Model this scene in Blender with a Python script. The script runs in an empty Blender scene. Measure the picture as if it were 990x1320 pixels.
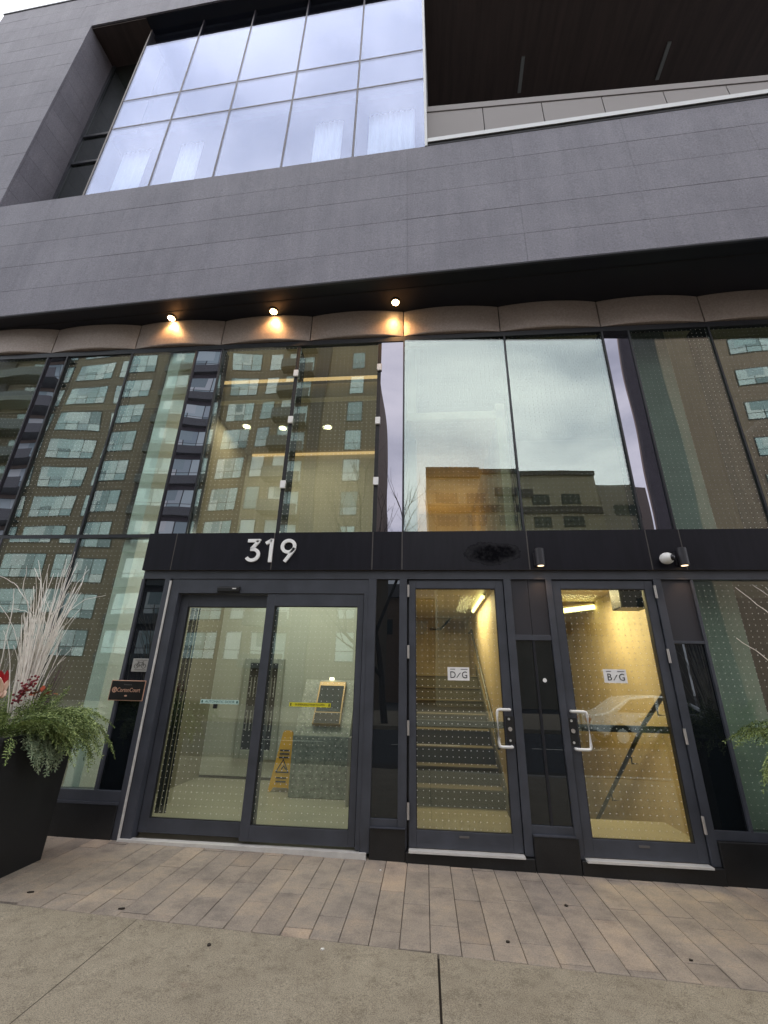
import bpy, bmesh, math, random
from mathutils import Vector, Matrix
R = math.radians
random.seed(7)
SC = bpy.context.scene
COL = SC.collection

# ------------------------------------------------------------------ materials
def newmat(name):
    m = bpy.data.materials.new(name); m.use_nodes = True
    nt = m.node_tree; nt.nodes.clear()
    out = nt.nodes.new('ShaderNodeOutputMaterial')
    return m, nt, out
def nd(nt, t, **kw):
    n = nt.nodes.new(t)
    for k, v in kw.items():
        if k.startswith('i_'): n.inputs[k[2:].replace('_', ' ')].default_value = v
        else: setattr(n, k, v)
    return n
def pbsdf(nt, out, col, rough, metal=0.0, spec=0.5):
    b = nt.nodes.new('ShaderNodeBsdfPrincipled')
    b.inputs['Base Color'].default_value = (*col, 1); b.inputs['Roughness'].default_value = rough
    b.inputs['Metallic'].default_value = metal; b.inputs['Specular IOR Level'].default_value = spec
    nt.links.new(b.outputs[0], out.inputs[0]); return b
def ramp(nt, fac, stops):
    r = nt.nodes.new('ShaderNodeValToRGB'); el = r.color_ramp.elements
    while len(el) < len(stops): el.new(0.5)
    for e, (p, c) in zip(el, stops): e.position = p; e.color = (*c, 1)
    nt.links.new(fac, r.inputs[0]); return r.outputs[0]
def noise(nt, scale, detail=3, rough=.55, vec=None, stretch=None):
    g = nt.nodes.new('ShaderNodeNewGeometry')
    v = g.outputs['Position']
    if stretch:
        mp = nt.nodes.new('ShaderNodeVectorMath'); mp.operation = 'MULTIPLY'; mp.inputs[1].default_value = stretch
        nt.links.new(v, mp.inputs[0]); v = mp.outputs[0]
    n = nt.nodes.new('ShaderNodeTexNoise'); n.inputs['Scale'].default_value = scale
    n.inputs['Detail'].default_value = detail; n.inputs['Roughness'].default_value = rough
    nt.links.new(v, n.inputs['Vector']); return n.outputs['Fac']
def mixc(nt, fac, a, b, mode='MIX'):
    m = nt.nodes.new('ShaderNodeMix'); m.data_type = 'RGBA'; m.blend_type = mode
    for s, v in ((m.inputs[0], fac), (m.inputs[6], a), (m.inputs[7], b)):
        if isinstance(v, (int, float)): s.default_value = v
        elif isinstance(v, tuple): s.default_value = (*v, 1)
        else: nt.links.new(v, s)
    return m.outputs[2]
def bump(nt, b, h, dist, strength=1.0):
    n = nt.nodes.new('ShaderNodeBump'); n.inputs['Distance'].default_value = dist; n.inputs['Strength'].default_value = strength
    nt.links.new(h, n.inputs['Height']); nt.links.new(n.outputs[0], b.inputs['Normal'])
def island(nt):
    return nt.nodes.new('ShaderNodeNewGeometry').outputs['Random Per Island']

def surf(name, col, rough, metal=0, var=.12, scale=6, bscale=None, bdist=.0005, stretch=None, spec=.5, isl=0.0):
    """painted / plain surface with uneven tone, a little roughness change and fine relief"""
    m, nt, out = newmat(name); b = pbsdf(nt, out, col, rough, metal, spec)
    f = noise(nt, scale, 5, .6, stretch=stretch)
    lo = tuple(c*(1-var) for c in col); hi = tuple(min(1, c*(1+var)) for c in col)
    c = ramp(nt, f, [(.3, lo), (.7, hi)])
    if isl:
        g = ramp(nt, island(nt), [(0, (1-isl,)*3), (1, (1, 1, 1))]); c = mixc(nt, 1.0, c, g, 'MULTIPLY')
    nt.links.new(c, b.inputs['Base Color'])
    rr = nd(nt, 'ShaderNodeMapRange'); rr.inputs[3].default_value = max(.02, rough-.08); rr.inputs[4].default_value = min(1, rough+.1)
    nt.links.new(f, rr.inputs[0]); nt.links.new(rr.outputs[0], b.inputs['Roughness'])
    if bscale: bump(nt, b, noise(nt, bscale, 3), bdist)
    return m
def emit(name, col, s):
    m, nt, out = newmat(name); e = nt.nodes.new('ShaderNodeEmission')
    e.inputs[0].default_value = (*col, 1); e.inputs[1].default_value = s
    nt.links.new(e.outputs[0], out.inputs[0]); return m

def stone_mat():
    m, nt, out = newmat('basalt cladding'); b = pbsdf(nt, out, (.12, .12, .13), .62)
    big = noise(nt, 1.3, 5, .6); fine = noise(nt, 55, 4, .7); sp = noise(nt, 160, 2, .6)
    c1 = ramp(nt, big, [(.3, (.200, .193, .232)), (.7, (.262, .254, .296))])
    c2 = ramp(nt, fine, [(.3, (.68, .68, .68)), (.72, (1.2, 1.2, 1.2))])
    c = mixc(nt, 1.0, c1, c2, 'MULTIPLY')
    # pale mineral flecks, denser in some patches than in others
    mid = noise(nt, 9, 3, .6)
    th = ramp(nt, sp, [(.60, (0, 0, 0)), (.72, (1, 1, 1))]); pt = ramp(nt, mid, [(.45, (0, 0, 0)), (.7, (.75, .75, .75))])
    fl = mixc(nt, 1.0, th, pt, 'MULTIPLY')
    c = mixc(nt, fl, c, (.46, .46, .48))
    g = ramp(nt, island(nt), [(0, (.955, .955, .955)), (1, (1.03, 1.03, 1.03))])
    stk = ramp(nt, noise(nt, 1.1, 6, .7, stretch=(5, 5, .35)), [(.35, (.86, .86, .87)), (.6, (1, 1, 1)), (.8, (1.06, 1.06, 1.06))]); c = mixc(nt, 1.0, c, stk, 'MULTIPLY')
    c = mixc(nt, 1.0, c, g, 'MULTIPLY')
    nt.links.new(c, b.inputs['Base Color']); bump(nt, b, fine, .0012); return m

def glass_mat(name, tint, base, dots=False, wave=.0020, wscale=.9, rtint=(1, 1, 1)):
    m, nt, out = newmat(name)
    tr = nt.nodes.new('ShaderNodeBsdfTransparent'); tr.inputs[0].default_value = (*tint, 1)
    gl = nt.nodes.new('ShaderNodeBsdfGlossy'); gl.inputs['Roughness'].default_value = 0.0; gl.inputs[0].default_value = (*rtint, 1)
    geo = nt.nodes.new('ShaderNodeNewGeometry'); oi = nt.nodes.new('ShaderNodeObjectInfo')
    n = nt.nodes.new('ShaderNodeTexNoise'); n.noise_dimensions = '4D'; n.inputs['Scale'].default_value = wscale; n.inputs['Detail'].default_value = 0.6
    mu = nd(nt, 'ShaderNodeMath', operation='MULTIPLY'); mu.inputs[1].default_value = 30
    nt.links.new(oi.outputs['Random'], mu.inputs[0]); nt.links.new(mu.outputs[0], n.inputs['W'])
    st = nd(nt, 'ShaderNodeVectorMath', operation='MULTIPLY'); st.inputs[1].default_value = (1, 1, .6)
    nt.links.new(geo.outputs['Position'], st.inputs[0]); nt.links.new(st.outputs[0], n.inputs['Vector'])
    bp = nt.nodes.new('ShaderNodeBump'); bp.inputs['Distance'].default_value = wave*3; bp.inputs['Strength'].default_value = 1
    nt.links.new(n.outputs['Fac'], bp.inputs['Height']); nt.links.new(bp.outputs[0], gl.inputs['Normal'])
    fr = nt.nodes.new('ShaderNodeFresnel'); io = nd(nt, 'ShaderNodeMath', operation='MULTIPLY_ADD'); io.inputs[1].default_value = 1/1.5-1.5; io.inputs[2].default_value = 1.5
    nt.links.new(geo.outputs['Backfacing'], io.inputs[0]); nt.links.new(io.outputs[0], fr.inputs[0])      # same reflectance on both faces of the pane
    ad = nd(nt, 'ShaderNodeMapRange'); ad.inputs[3].default_value = base; ad.inputs[4].default_value = 1.0
    nt.links.new(fr.outputs[0], ad.inputs[0])
    mx = nt.nodes.new('ShaderNodeMixShader')
    nt.links.new(ad.outputs[0], mx.inputs[0]); nt.links.new(tr.outputs[0], mx.inputs[1]); nt.links.new(gl.outputs[0], mx.inputs[2])
    last = mx.outputs[0]
    if dots:   # fired-on bird-safe dots, a real pattern on the pane
        sx = nt.nodes.new('ShaderNodeSeparateXYZ'); nt.links.new(geo.outputs['Position'], sx.inputs[0])
        def M(op, a, b=None, c=None):
            q = nt.nodes.new('ShaderNodeMath'); q.operation = op
            for i, v in enumerate((a, b, c)):
                if v is None: continue
                if isinstance(v, (int, float)): q.inputs[i].default_value = v
                else: nt.links.new(v, q.inputs[i])
            return q.outputs[0]
        P = .0525
        u = M('DIVIDE', sx.outputs[0], P); v = M('DIVIDE', sx.outputs[2], P)
        fu = M('SUBTRACT', M('FRACT', u), .5); fv = M('SUBTRACT', M('FRACT', v), .5)
        d = M('SQRT', M('ADD', M('MULTIPLY', fu, fu), M('MULTIPLY', fv, fv)))
        mk = M('LESS_THAN', d, .072)
        df = nt.nodes.new('ShaderNodeBsdfDiffuse'); df.inputs[0].default_value = (.82, .83, .76, 1)
        m2 = nt.nodes.new('ShaderNodeMixShader'); nt.links.new(M('MULTIPLY', M('MULTIPLY', mk, M('SUBTRACT', 1.0, geo.outputs['Backfacing'])), .72), m2.inputs[0])
        nt.links.new(last, m2.inputs[1]); nt.links.new(df.outputs[0], m2.inputs[2]); last = m2.outputs[0]
    nt.links.new(last, out.inputs[0]); return m
def mirror_mat(name, col, base, wave, wscale, rtint, rough=0.0):
    """opaque spandrel glass: dark body behind a reflecting face"""
    m, nt, out = newmat(name)
    df = nt.nodes.new('ShaderNodeBsdfDiffuse'); df.inputs[0].default_value = (*col, 1)
    gl = nt.nodes.new('ShaderNodeBsdfGlossy'); gl.inputs['Roughness'].default_value = rough; gl.inputs[0].default_value = (*rtint, 1)
    n = noise(nt, wscale, .5, stretch=(1, 1, .5)); bp = nt.nodes.new('ShaderNodeBump'); bp.inputs['Distance'].default_value = wave*4
    bp.inputs['Strength'].default_value = 1
    nt.links.new(n, bp.inputs['Height']); nt.links.new(bp.outputs[0], gl.inputs['Normal'])
    mx = nt.nodes.new('ShaderNodeMixShader'); fr = nt.nodes.new('ShaderNodeFresnel'); fr.inputs[0].default_value = 1.5
    ad = nd(nt, 'ShaderNodeMapRange'); ad.inputs[3].default_value = base; nt.links.new(fr.outputs[0], ad.inputs[0])
    nt.links.new(ad.outputs[0], mx.inputs[0]); nt.links.new(df.outputs[0], mx.inputs[1]); nt.links.new(gl.outputs[0], mx.inputs[2])
    nt.links.new(mx.outputs[0], out.inputs[0]); return m

def header_mat(stain=False):
    m, nt, out = newmat('black metal header' + (' stained' if stain else '')); b = pbsdf(nt, out, (.008, .008, .013), .42, spec=.22)
    f = noise(nt, 3, 5, .6, stretch=(6, 1, .7)); c = ramp(nt, f, [(.3, (.0055, .0055, .0095)), (.75, (.011, .0105, .017))])
    if stain:   # worn ring left by something taken off the wall
        g = nt.nodes.new('ShaderNodeNewGeometry'); s = nt.nodes.new('ShaderNodeSeparateXYZ'); nt.links.new(g.outputs['Position'], s.inputs[0])
        def M(op, a, b_=None):
            q = nt.nodes.new('ShaderNodeMath'); q.operation = op
            for i, v in enumerate((a, b_)):
                if v is None: continue
                if isinstance(v, (int, float)): q.inputs[i].default_value = v
                else: nt.links.new(v, q.inputs[i])
            return q.outputs[0]
        nn = noise(nt, 7, 4, .65)
        a = M('DIVIDE', M('SUBTRACT', s.outputs[0], .69), .30); z = M('DIVIDE', M('SUBTRACT', s.outputs[2], 1.275), .125)
        d = M('SQRT', M('ADD', M('MULTIPLY', a, a), M('MULTIPLY', z, z))); d = M('ADD', d, M('MULTIPLY', M('SUBTRACT', nn, .5), .9))
        inside = M('LESS_THAN', d, .95)
        ring = ramp(nt, d, [(.0, (0, 0, 0)), (.55, (.0, .0, .0)), (.84, (.8, .8, .8)), (1.0, (.1, .1, .1))])
        sc = ramp(nt, noise(nt, 22, 4, .7), [(.45, (0, 0, 0)), (.72, (.7, .7, .7))])
        c = mixc(nt, ramp(nt, d, [(.55, (.8, .8, .8)), (1.0, (0, 0, 0))]), c, (.004, .004, .0045)); k = mixc(nt, 1.0, ring, sc, 'ADD'); k = mixc(nt, 1.0, k, inside, 'MULTIPLY')
        c = mixc(nt, k, c, (.030, .030, .033))
        rr = nt.nodes.new('ShaderNodeMix'); nt.links.new(inside, rr.inputs[0]); rr.inputs[2].default_value = .42; rr.inputs[3].default_value = .95; nt.links.new(rr.outputs[0], b.inputs['Roughness'])
        r3 = nt.nodes.new('ShaderNodeMix'); nt.links.new(inside, r3.inputs[0]); r3.inputs[2].default_value = .3; r3.inputs[3].default_value = .02; nt.links.new(r3.outputs[0], b.inputs['Specular IOR Level'])
    nt.links.new(c, b.inputs['Base Color']); return m

def pane_mat():
    m, nt, out = newmat('teal window pane'); b = pbsdf(nt, out, (.6, .75, .72), .2)
    oi = nt.nodes.new('ShaderNodeObjectInfo'); a = nt.nodes.new('ShaderNodeMath'); a.operation = 'ADD'; nt.links.new(oi.outputs['Random'], a.inputs[0]); nt.links.new(island(nt), a.inputs[1])
    f = nt.nodes.new('ShaderNodeMath'); f.operation = 'FRACT'; nt.links.new(a.outputs[0], f.inputs[0])
    c = ramp(nt, f.outputs[0], [(0, (.22, .30, .31)), (.25, (.45, .60, .60)), (.5, (.66, .80, .78)), (.8, (.80, .86, .82)), (1, (.35, .47, .50))])  # pale tones of reflected sky and curtains put into the pane colour
    nt.links.new(c, b.inputs['Base Color']); return m
def paver_mat():
    m, nt, out = newmat('concrete paver'); b = pbsdf(nt, out, (.3, .27, .23), .85, spec=.3)
    r = island(nt)
    c = ramp(nt, r, [(0, (.265, .222, .180)), (.3, (.320, .270, .218)), (.6, (.295, .252, .208)), (.88, (.355, .295, .232)), (1, (.41, .325, .245))])
    c2 = ramp(nt, noise(nt, 5, 6, .65), [(.28, (.62, .62, .65)), (.5, (.95, .95, .96)), (.7, (1.2, 1.14, 1.06))])
    c = mixc(nt, 1.0, c, c2, 'MULTIPLY')
    sp = ramp(nt, noise(nt, 130, 3, .7), [(.3, (.72, .72, .72)), (.7, (1.18, 1.18, 1.18))]); c = mixc(nt, 1.0, c, sp, 'MULTIPLY')
    nt.links.new(c, b.inputs['Base Color']); bump(nt, b, noise(nt, 170, 4, .7), .0016); return m
def concrete_mat():
    m, nt, out = newmat('sidewalk concrete'); b = pbsdf(nt, out, (.3, .27, .22), .9, spec=.3)
    c = ramp(nt, noise(nt, 2.2, 6, .6), [(.25, (.250, .212, .155)), (.5, (.298, .258, .192)), (.75, (.335, .292, .220))])
    c2 = ramp(nt, noise(nt, 14, 6, .75), [(.3, (.7, .69, .68)), (.5, (1, 1, 1)), (.8, (1.12, 1.12, 1.12))]); c = mixc(nt, 1.0, c, c2, 'MULTIPLY')
    sp = ramp(nt, noise(nt, 190, 3, .75), [(.34, (.5, .5, .5)), (.5, (1, 1, 1)), (.68, (1.4, 1.4, 1.4))]); c = mixc(nt, 1.0, c, sp, 'MULTIPLY')
    rs = ramp(nt, noise(nt, 3.1, 7, .8, stretch=(1, 1.7, 1)), [(.62, (0, 0, 0)), (.78, (.6, .6, .6))]); c = mixc(nt, rs, c, (.19, .12, .09))
    vo = nt.nodes.new('ShaderNodeTexVoronoi'); vo.inputs['Scale'].default_value = 7; g9 = nt.nodes.new('ShaderNodeNewGeometry'); nt.links.new(g9.outputs['Position'], vo.inputs['Vector'])
    c = mixc(nt, ramp(nt, vo.outputs['Distance'], [(.035, (.65, .65, .65)), (.06, (0, 0, 0))]), c, (.07, .055, .042))      # trodden gum and pits
    v2 = nt.nodes.new('ShaderNodeTexVoronoi'); v2.inputs['Scale'].default_value = 3.1; nt.links.new(g9.outputs['Position'], v2.inputs['Vector'])
    c = mixc(nt, ramp(nt, v2.outputs['Distance'], [(.018, (.7, .7, .7)), (.026, (0, 0, 0))]), c, (.5, .46, .38))
    nt.links.new(c, b.inputs['Base Color']); bump(nt, b, noise(nt, 160, 5, .85), .004); return m
def bronze_mat():
    m, nt, out = newmat('hammered bronze'); b = pbsdf(nt, out, (.3, .22, .18), .5, .25)
    c = ramp(nt, noise(nt, 40, 4, .7), [(.3, (.31, .255, .225)), (.7, (.44, .365, .325))]); nt.links.new(c, b.inputs['Base Color'])
    bump(nt, b, noise(nt, 70, 3, .6), .002); return m
def leaf_mat(name, cols, rough=.6, sub=.0):
    m, nt, out = newmat(name); b = pbsdf(nt, out, cols[0], rough, spec=.3)
    st = [(i/(len(cols)-1), c) for i, c in enumerate(cols)]
    nt.links.new(ramp(nt, island(nt), st), b.inputs['Base Color']); return m
def granite_mat(name, lo, hi, scale=60, big=3.0, rough=.35):
    m, nt, out = newmat(name); b = pbsdf(nt, out, lo, rough)
    c = ramp(nt, noise(nt, big, 7, .7), [(.32, lo), (.68, hi)])
    c2 = ramp(nt, noise(nt, scale, 3, .75), [(.35, (.65, .65, .65)), (.65, (1.25, 1.25, 1.25))])
    nt.links.new(mixc(nt, 1.0, c, c2, 'MULTIPLY'), b.inputs['Base Color']); return m

MT = dict(
    stone=stone_mat(), backing=surf('dark joint backing', (.014, .014, .016), .8),
    soffit=surf('black soffit', (.005, .007, .014), .34, scale=2), bronze=bronze_mat(),
    frame=surf('charcoal frame paint', (.046, .050, .063), .42, var=.2, scale=4, bscale=300, bdist=.0002),
    umull=surf('mauve window mullion', (.075, .066, .085), .4),
    frame_d=surf('dark mullion paint', (.012, .013, .018), .35, var=.1, scale=3),
    panel=surf('black metal panel', (.022, .021, .027), .5, scale=2),
    header=header_mat(), header_s=header_mat(True), seam=surf('grey sealant seam', (.11, .10, .095), .7),
    plinth=granite_mat('black granite', (.006, .006, .0065), (.017, .017, .018), 140, 2, .42),
    sill=surf('brushed steel sill', (.62, .60, .57), .45, .2), steel=surf('satin steel', (.66, .65, .62), .32, .55, var=.05),
    hinge=surf('steel hinge', (.42, .39, .36), .45, .5), white=surf('white plastic', (.78, .78, .76), .4, var=.03),
    bright=surf('bright white enamel', (.93, .93, .92), .4, var=.02),
    black=surf('black plastic', (.012, .012, .013), .4), lens=surf('dark lens', (.01, .01, .014), .08),
    gasket=surf('black gasket', (.006, .006, .008), .6),
    wood=surf('dark brown wood soffit', (.052, .036, .034), .6, var=.3, scale=9, stretch=(1, .08, 1)),
    parapet=surf('taupe parapet panel', (.26, .235, .225), .55, var=.04, scale=1),
    flash=surf('pale metal flashing', (.55, .56, .56), .4, .2, var=.06),
    grey=surf('grey fitting', (.20, .215, .22), .5),
    glass=glass_mat('clear storefront glass', (.88, .94, .88), .065, True, rtint=(.94, 1, .97)),
    glass_u=glass_mat('upper storefront glass', (.88, .94, .89), .11, True, .0042, .7, rtint=(.93, 1, .97)),
    glass_w=glass_mat('coated window glass', (.86, .90, .95), .095, False, .0012, .5, rtint=(.74, .79, 1)),
    spandrel=mirror_mat('grey spandrel glass', (.018, .018, .022), .20, .006, .8, (.90, .87, 1)),
    dark_pane=mirror_mat('dark back-painted glass', (.006, .008, .010), .03, .001, .8, (.9, .95, 1)),
    pocket_glass=mirror_mat('dark window glass', (.02, .024, .022), .10, .001, .8, (.9, .95, 1)),
    lobby_wall=surf('lobby wall paint', (.56, .555, .49), .6, var=.04, scale=1.2),
    lobby_floor=surf('lobby floor tile', (.36, .33, .26), .4, var=.08, scale=2),
    ceil=surf('lobby ceiling', (.28, .25, .19), .6, var=.04), bulk=surf('bulkhead plaster', (.6, .52, .36), .6, var=.03),
    whitewall=surf('white end wall', (.92, .96, .93), .6, var=.04), stairwall=surf('stairwell wall', (.52, .43, .29), .7, var=.2, scale=1.6),
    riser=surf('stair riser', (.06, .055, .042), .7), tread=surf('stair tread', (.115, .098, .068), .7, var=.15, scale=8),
    colconc=surf('concrete column', (.33, .38, .36), .6, var=.12, scale=3), rail=surf('dark handrail', (.02, .02, .022), .4),
    ped=granite_mat('grey marble', (.15, .17, .165), (.36, .38, .36), 25, 5, .4), pedtop=granite_mat('pale marble', (.25, .25, .21), (.40, .39, .33), 30, 6, .4),
    brass=surf('brass panel', (.40, .25, .12), .35, .7), screen=surf('black screen', (.008, .008, .01), .12),
    yellow=surf('yellow plastic', (.78, .40, .01), .45, var=.04), ink=surf('black ink', (.012, .012, .012), .6),
    surround=surf('grey surround', (.34, .35, .31), .5),
    plate=surf('brushed plate', (.40, .385, .36), .4, .4, var=.05, stretch=(1, 1, 30)),
    plaque=surf('black plaque', (.008, .007, .007), .3), copper=surf('copper edge', (.62, .36, .25), .4, .4, var=.05),
    paper=surf('white sticker', (.80, .78, .76), .5, var=.02), strip_g=surf('pale green strip', (.45, .62, .56), .5, var=.02), ink_g=surf('green ink', (.015, .09, .07), .6),
    strip_y=surf('yellow strip', (.62, .56, .02), .5, var=.03), ink_y=surf('olive ink', (.06, .06, .01), .6),
    paver=paver_mat(), conc=concrete_mat(), joint=surf('dark joint', (.05, .04, .032), .95), asphalt=surf('asphalt', (.05, .05, .052), .9, var=.25, scale=30, bscale=200, bdist=.002),
    kerb=surf('kerb concrete', (.3, .28, .25), .9, var=.15, scale=8), linepaint=surf('road paint', (.7, .68, .6), .7),
    planter=surf('black fibreglass planter', (.005, .005, .006), .55, var=.3, scale=5, bscale=60, bdist=.0006),
    soil=surf('soil', (.03, .02, .014), .95),
    twig=surf('bleached twig', (.97, .90, .82), .7, var=.08, scale=30, isl=.22), twig_d=surf('plum twig', (.14, .09, .10), .7, isl=.4), twig_g=surf('silver twig', (.42, .40, .37), .7, isl=.4),
    cedar=leaf_mat('cedar scale leaf', [(.035, .066, .020), (.12, .18, .05), (.24, .31, .10), (.40, .48, .20), (.06, .11, .035)]),
    fir=leaf_mat('fir needle', [(.14, .20, .12), (.26, .33, .20), (.42, .48, .30), (.09, .13, .07)]),
    olive=leaf_mat('variegated leaf', [(.25, .32, .05), (.42, .46, .12), (.14, .18, .04)]),
    berry=surf('red berry', (.22, .008, .018), .3, var=.3, scale=60, isl=.5), redleaf=leaf_mat('rust leaf', [(.25, .03, .008), (.38, .07, .015), (.14, .015, .01)]),
    petal=surf('pale magnolia petal', (.80, .58, .46), .5, var=.08, scale=12), petal_r=surf('red magnolia petal', (.40, .006, .012), .5), stem=surf('green stem', (.06, .09, .03), .7),
    curtain=surf('white sheer curtain', (.9, .94, .93), .9, var=.04), room=surf('dark room', (.05, .05, .06), .8),
    brick=surf('tan brick', (.205, .165, .120), .9, var=.18, scale=2, bscale=40, bdist=.004), dbrick=surf('dark brick', (.07, .064, .07), .9, var=.2, scale=2),
    bbrick=surf('brown brick', (.30, .215, .165), .9, var=.15, scale=2), lconc=surf('pale precast', (.36, .33, .25), .85, var=.15, scale=.6),
    apane=pane_mat(), apane_d=surf('dark window pane', (.05, .075, .085), .15, var=.3, scale=.5), wframe=surf('window frame', (.03, .032, .035), .5), bal=surf('balcony rail', (.08, .09, .09), .5),
    bark=surf('tree bark', (.05, .04, .035), .9, var=.3, scale=20), carpaint=surf('silver car paint', (.75, .77, .78), .25, .3), carglass=surf('car glass', (.02, .022, .025), .05), rubber=surf('tyre rubber', (.012, .012, .012), .8),
    tail=surf('red tail lamp', (.35, .01, .01), .2), leafdry=surf('dry leaf', (.02, .013, .008), .8), gum=surf('pale spot', (.7, .68, .64), .8),
    glow_warm=emit('warm lamp lens', (1, .62, .26), 22), glow_sconce=emit('sconce lens', (1, .72, .45), 1.2), glow_tube=emit('fluorescent tube', (1, .80, .30), 2.6),
    glow_down=emit('downlight lens', (1, .85, .5), 3.5), glow_cove=emit('cove light', (1, .62, .28), .42), glow_led=emit('panel lamp', (1, .75, .4), 9),
)

# ------------------------------------------------------------------ object helpers
def wloc(o):
    v = Vector((0, 0, 0))
    while o: v = v + o.location; o = o.parent
    return v
class MB:
    def __init__(s, xf=None): s.bm = bmesh.new(); s.xf = xf or (lambda x, y, z: (x, y, z))
    def v(s, p): return s.bm.verts.new(s.xf(*p))
    def face(s, pts): 
        try: return s.bm.faces.new([s.v(p) for p in pts])
        except ValueError: return None
    def box(s, x0, x1, y0, y1, z0, z1):
        if x0 > x1: x0, x1 = x1, x0
        if y0 > y1: y0, y1 = y1, y0
        if z0 > z1: z0, z1 = z1, z0
        q = [s.v(p) for p in ((x0,y0,z0),(x1,y0,z0),(x1,y1,z0),(x0,y1,z0),(x0,y0,z1),(x1,y0,z1),(x1,y1,z1),(x0,y1,z1))]
        for f in ((0,3,2,1),(4,5,6,7),(0,1,5,4),(1,2,6,5),(2,3,7,6),(3,0,4,7)): s.bm.faces.new([q[i] for i in f])
        return s
    def prism(s, poly, axis, a, b):
        """poly: 2D outline; axis 'x': (y,z) extruded along x; 'y': (x,z); 'z': (x,y)"""
        def P(u, w, t): return {'x': (t, u, w), 'y': (u, t, w), 'z': (u, w, t)}[axis]
        A = [s.v(P(u, w, a)) for u, w in poly]; B = [s.v(P(u, w, b)) for u, w in poly]; n = len(poly)
        s.bm.faces.new(A); s.bm.faces.new(B[::-1])
        for i in range(n): s.bm.faces.new((A[i], B[i], B[(i+1) % n], A[(i+1) % n]))
        return s
    def tube(s, pts, r, n=8, cap=True):
        pts = [Vector(p) for p in pts]; m = len(pts); rs = r if isinstance(r, (list, tuple)) else [r]*m
        rings = []; ref = None
        for i, p in enumerate(pts):
            t = (pts[min(i+1, m-1)]-pts[max(i-1, 0)]).normalized()
            if ref is None: ref = Vector((0, 0, 1)) if abs(t.z) < .9 else Vector((1, 0, 0))
            u = t.cross(ref).normalized(); w = t.cross(u).normalized(); ref = -w if False else ref
            rings.append([s.v(tuple(p+(u*math.cos(2*math.pi*k/n)+w*math.sin(2*math.pi*k/n))*rs[i])) for k in range(n)])
        for a, b in zip(rings, rings[1:]):
            for k in range(n): s.bm.faces.new((a[k], a[(k+1) % n], b[(k+1) % n], b[k]))
        if cap and n > 2: s.bm.faces.new(rings[0][::-1]); s.bm.faces.new(rings[-1])
        return s
    def cyl(s, c, r, h, axis='z', n=24, r2=None):
        r2 = r if r2 is None else r2
        d = {'x': (1,0,0), 'y': (0,1,0), 'z': (0,0,1)}[axis]
        return s.tube([c, tuple(c[i]+d[i]*h for i in range(3))], [r, r2], n)
    def ball(s, c, r, sc=(1,1,1), seg=16, ring=10):
        M = Matrix.Translation(s.xf(*c)) @ Matrix.Diagonal((r*sc[0], r*sc[1], r*sc[2], 1))
        bmesh.ops.create_uvsphere(s.bm, u_segments=seg, v_segments=ring, radius=1, matrix=M); return s
    def build(s, name, mat, parent=None, smooth=False, bevel=0, seg=2, noorigin=False):
        bm = s.bm; bmesh.ops.recalc_face_normals(bm, faces=bm.faces[:])
        me = bpy.data.meshes.new(name)
        xs = [v.co for v in bm.verts]
        mn = Vector((min(c.x for c in xs), min(c.y for c in xs), min(c.z for c in xs))); mx = Vector((max(c.x for c in xs), max(c.y for c in xs), max(c.z for c in xs)))
        o0 = Vector(((mn.x+mx.x)/2, (mn.y+mx.y)/2, mn.z))
        bmesh.ops.translate(bm, verts=bm.verts[:], vec=-o0)
        bm.to_mesh(me); bm.free()
        if smooth:
            for p in me.polygons: p.use_smooth = True
        me.materials.append(mat); o = bpy.data.objects.new(name, me); COL.objects.link(o)
        if parent is not None: o.parent = parent; o.location = o0 - wloc(parent)
        else: o.location = o0
        if bevel:
            b = o.modifiers.new('bevel', 'BEVEL'); b.width = bevel; b.segments = seg; b.limit_method = 'ANGLE'; b.angle_limit = R(40)
        return o
def empty(name, loc, label=None, cat=None, group=None, rz=0):
    o = bpy.data.objects.new(name, None); o.empty_display_size = .2; COL.objects.link(o); o.location = loc; o.rotation_euler.z = rz
    tag(o, label, cat, group); return o
def tag(o, label=None, cat=None, group=None, kind=None):
    if label: o['label'] = label
    if cat: o['category'] = cat
    if group: o['group'] = group
    if kind: o['kind'] = kind
    return o
def dup(o, dloc, parent=None, top=True):
    c = o.copy(); COL.objects.link(c); c.parent = parent
    if top: c.location = o.location + Vector(dloc)
    for ch in [q for q in o.children]: dup(ch, (0,0,0), c, False)
    return c
def text_mesh(s, size, name, mat, loc, depth=.002, parent=None, align='CENTER', xs=1.0, rot=(R(90), 0, 0)):
    cu = bpy.data.curves.new('t', 'FONT'); cu.body = s; cu.size = size; cu.extrude = depth/2; cu.align_x = align; cu.align_y = 'CENTER'; cu.resolution_u = 3
    ob = bpy.data.objects.new('t', cu); COL.objects.link(ob); dg = bpy.context.evaluated_depsgraph_get()
    me = bpy.data.meshes.new_from_object(ob.evaluated_get(dg)); bpy.data.objects.remove(ob)
    me.transform(Matrix.Diagonal((xs, 1, 1, 1))); me.materials.clear(); me.materials.append(mat)
    o = bpy.data.objects.new(name, me); COL.objects.link(o); o.rotation_euler = rot
    if parent is not None: o.parent = parent; o.location = Vector(loc)-wloc(parent)
    else: o.location = loc
    return o
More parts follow.
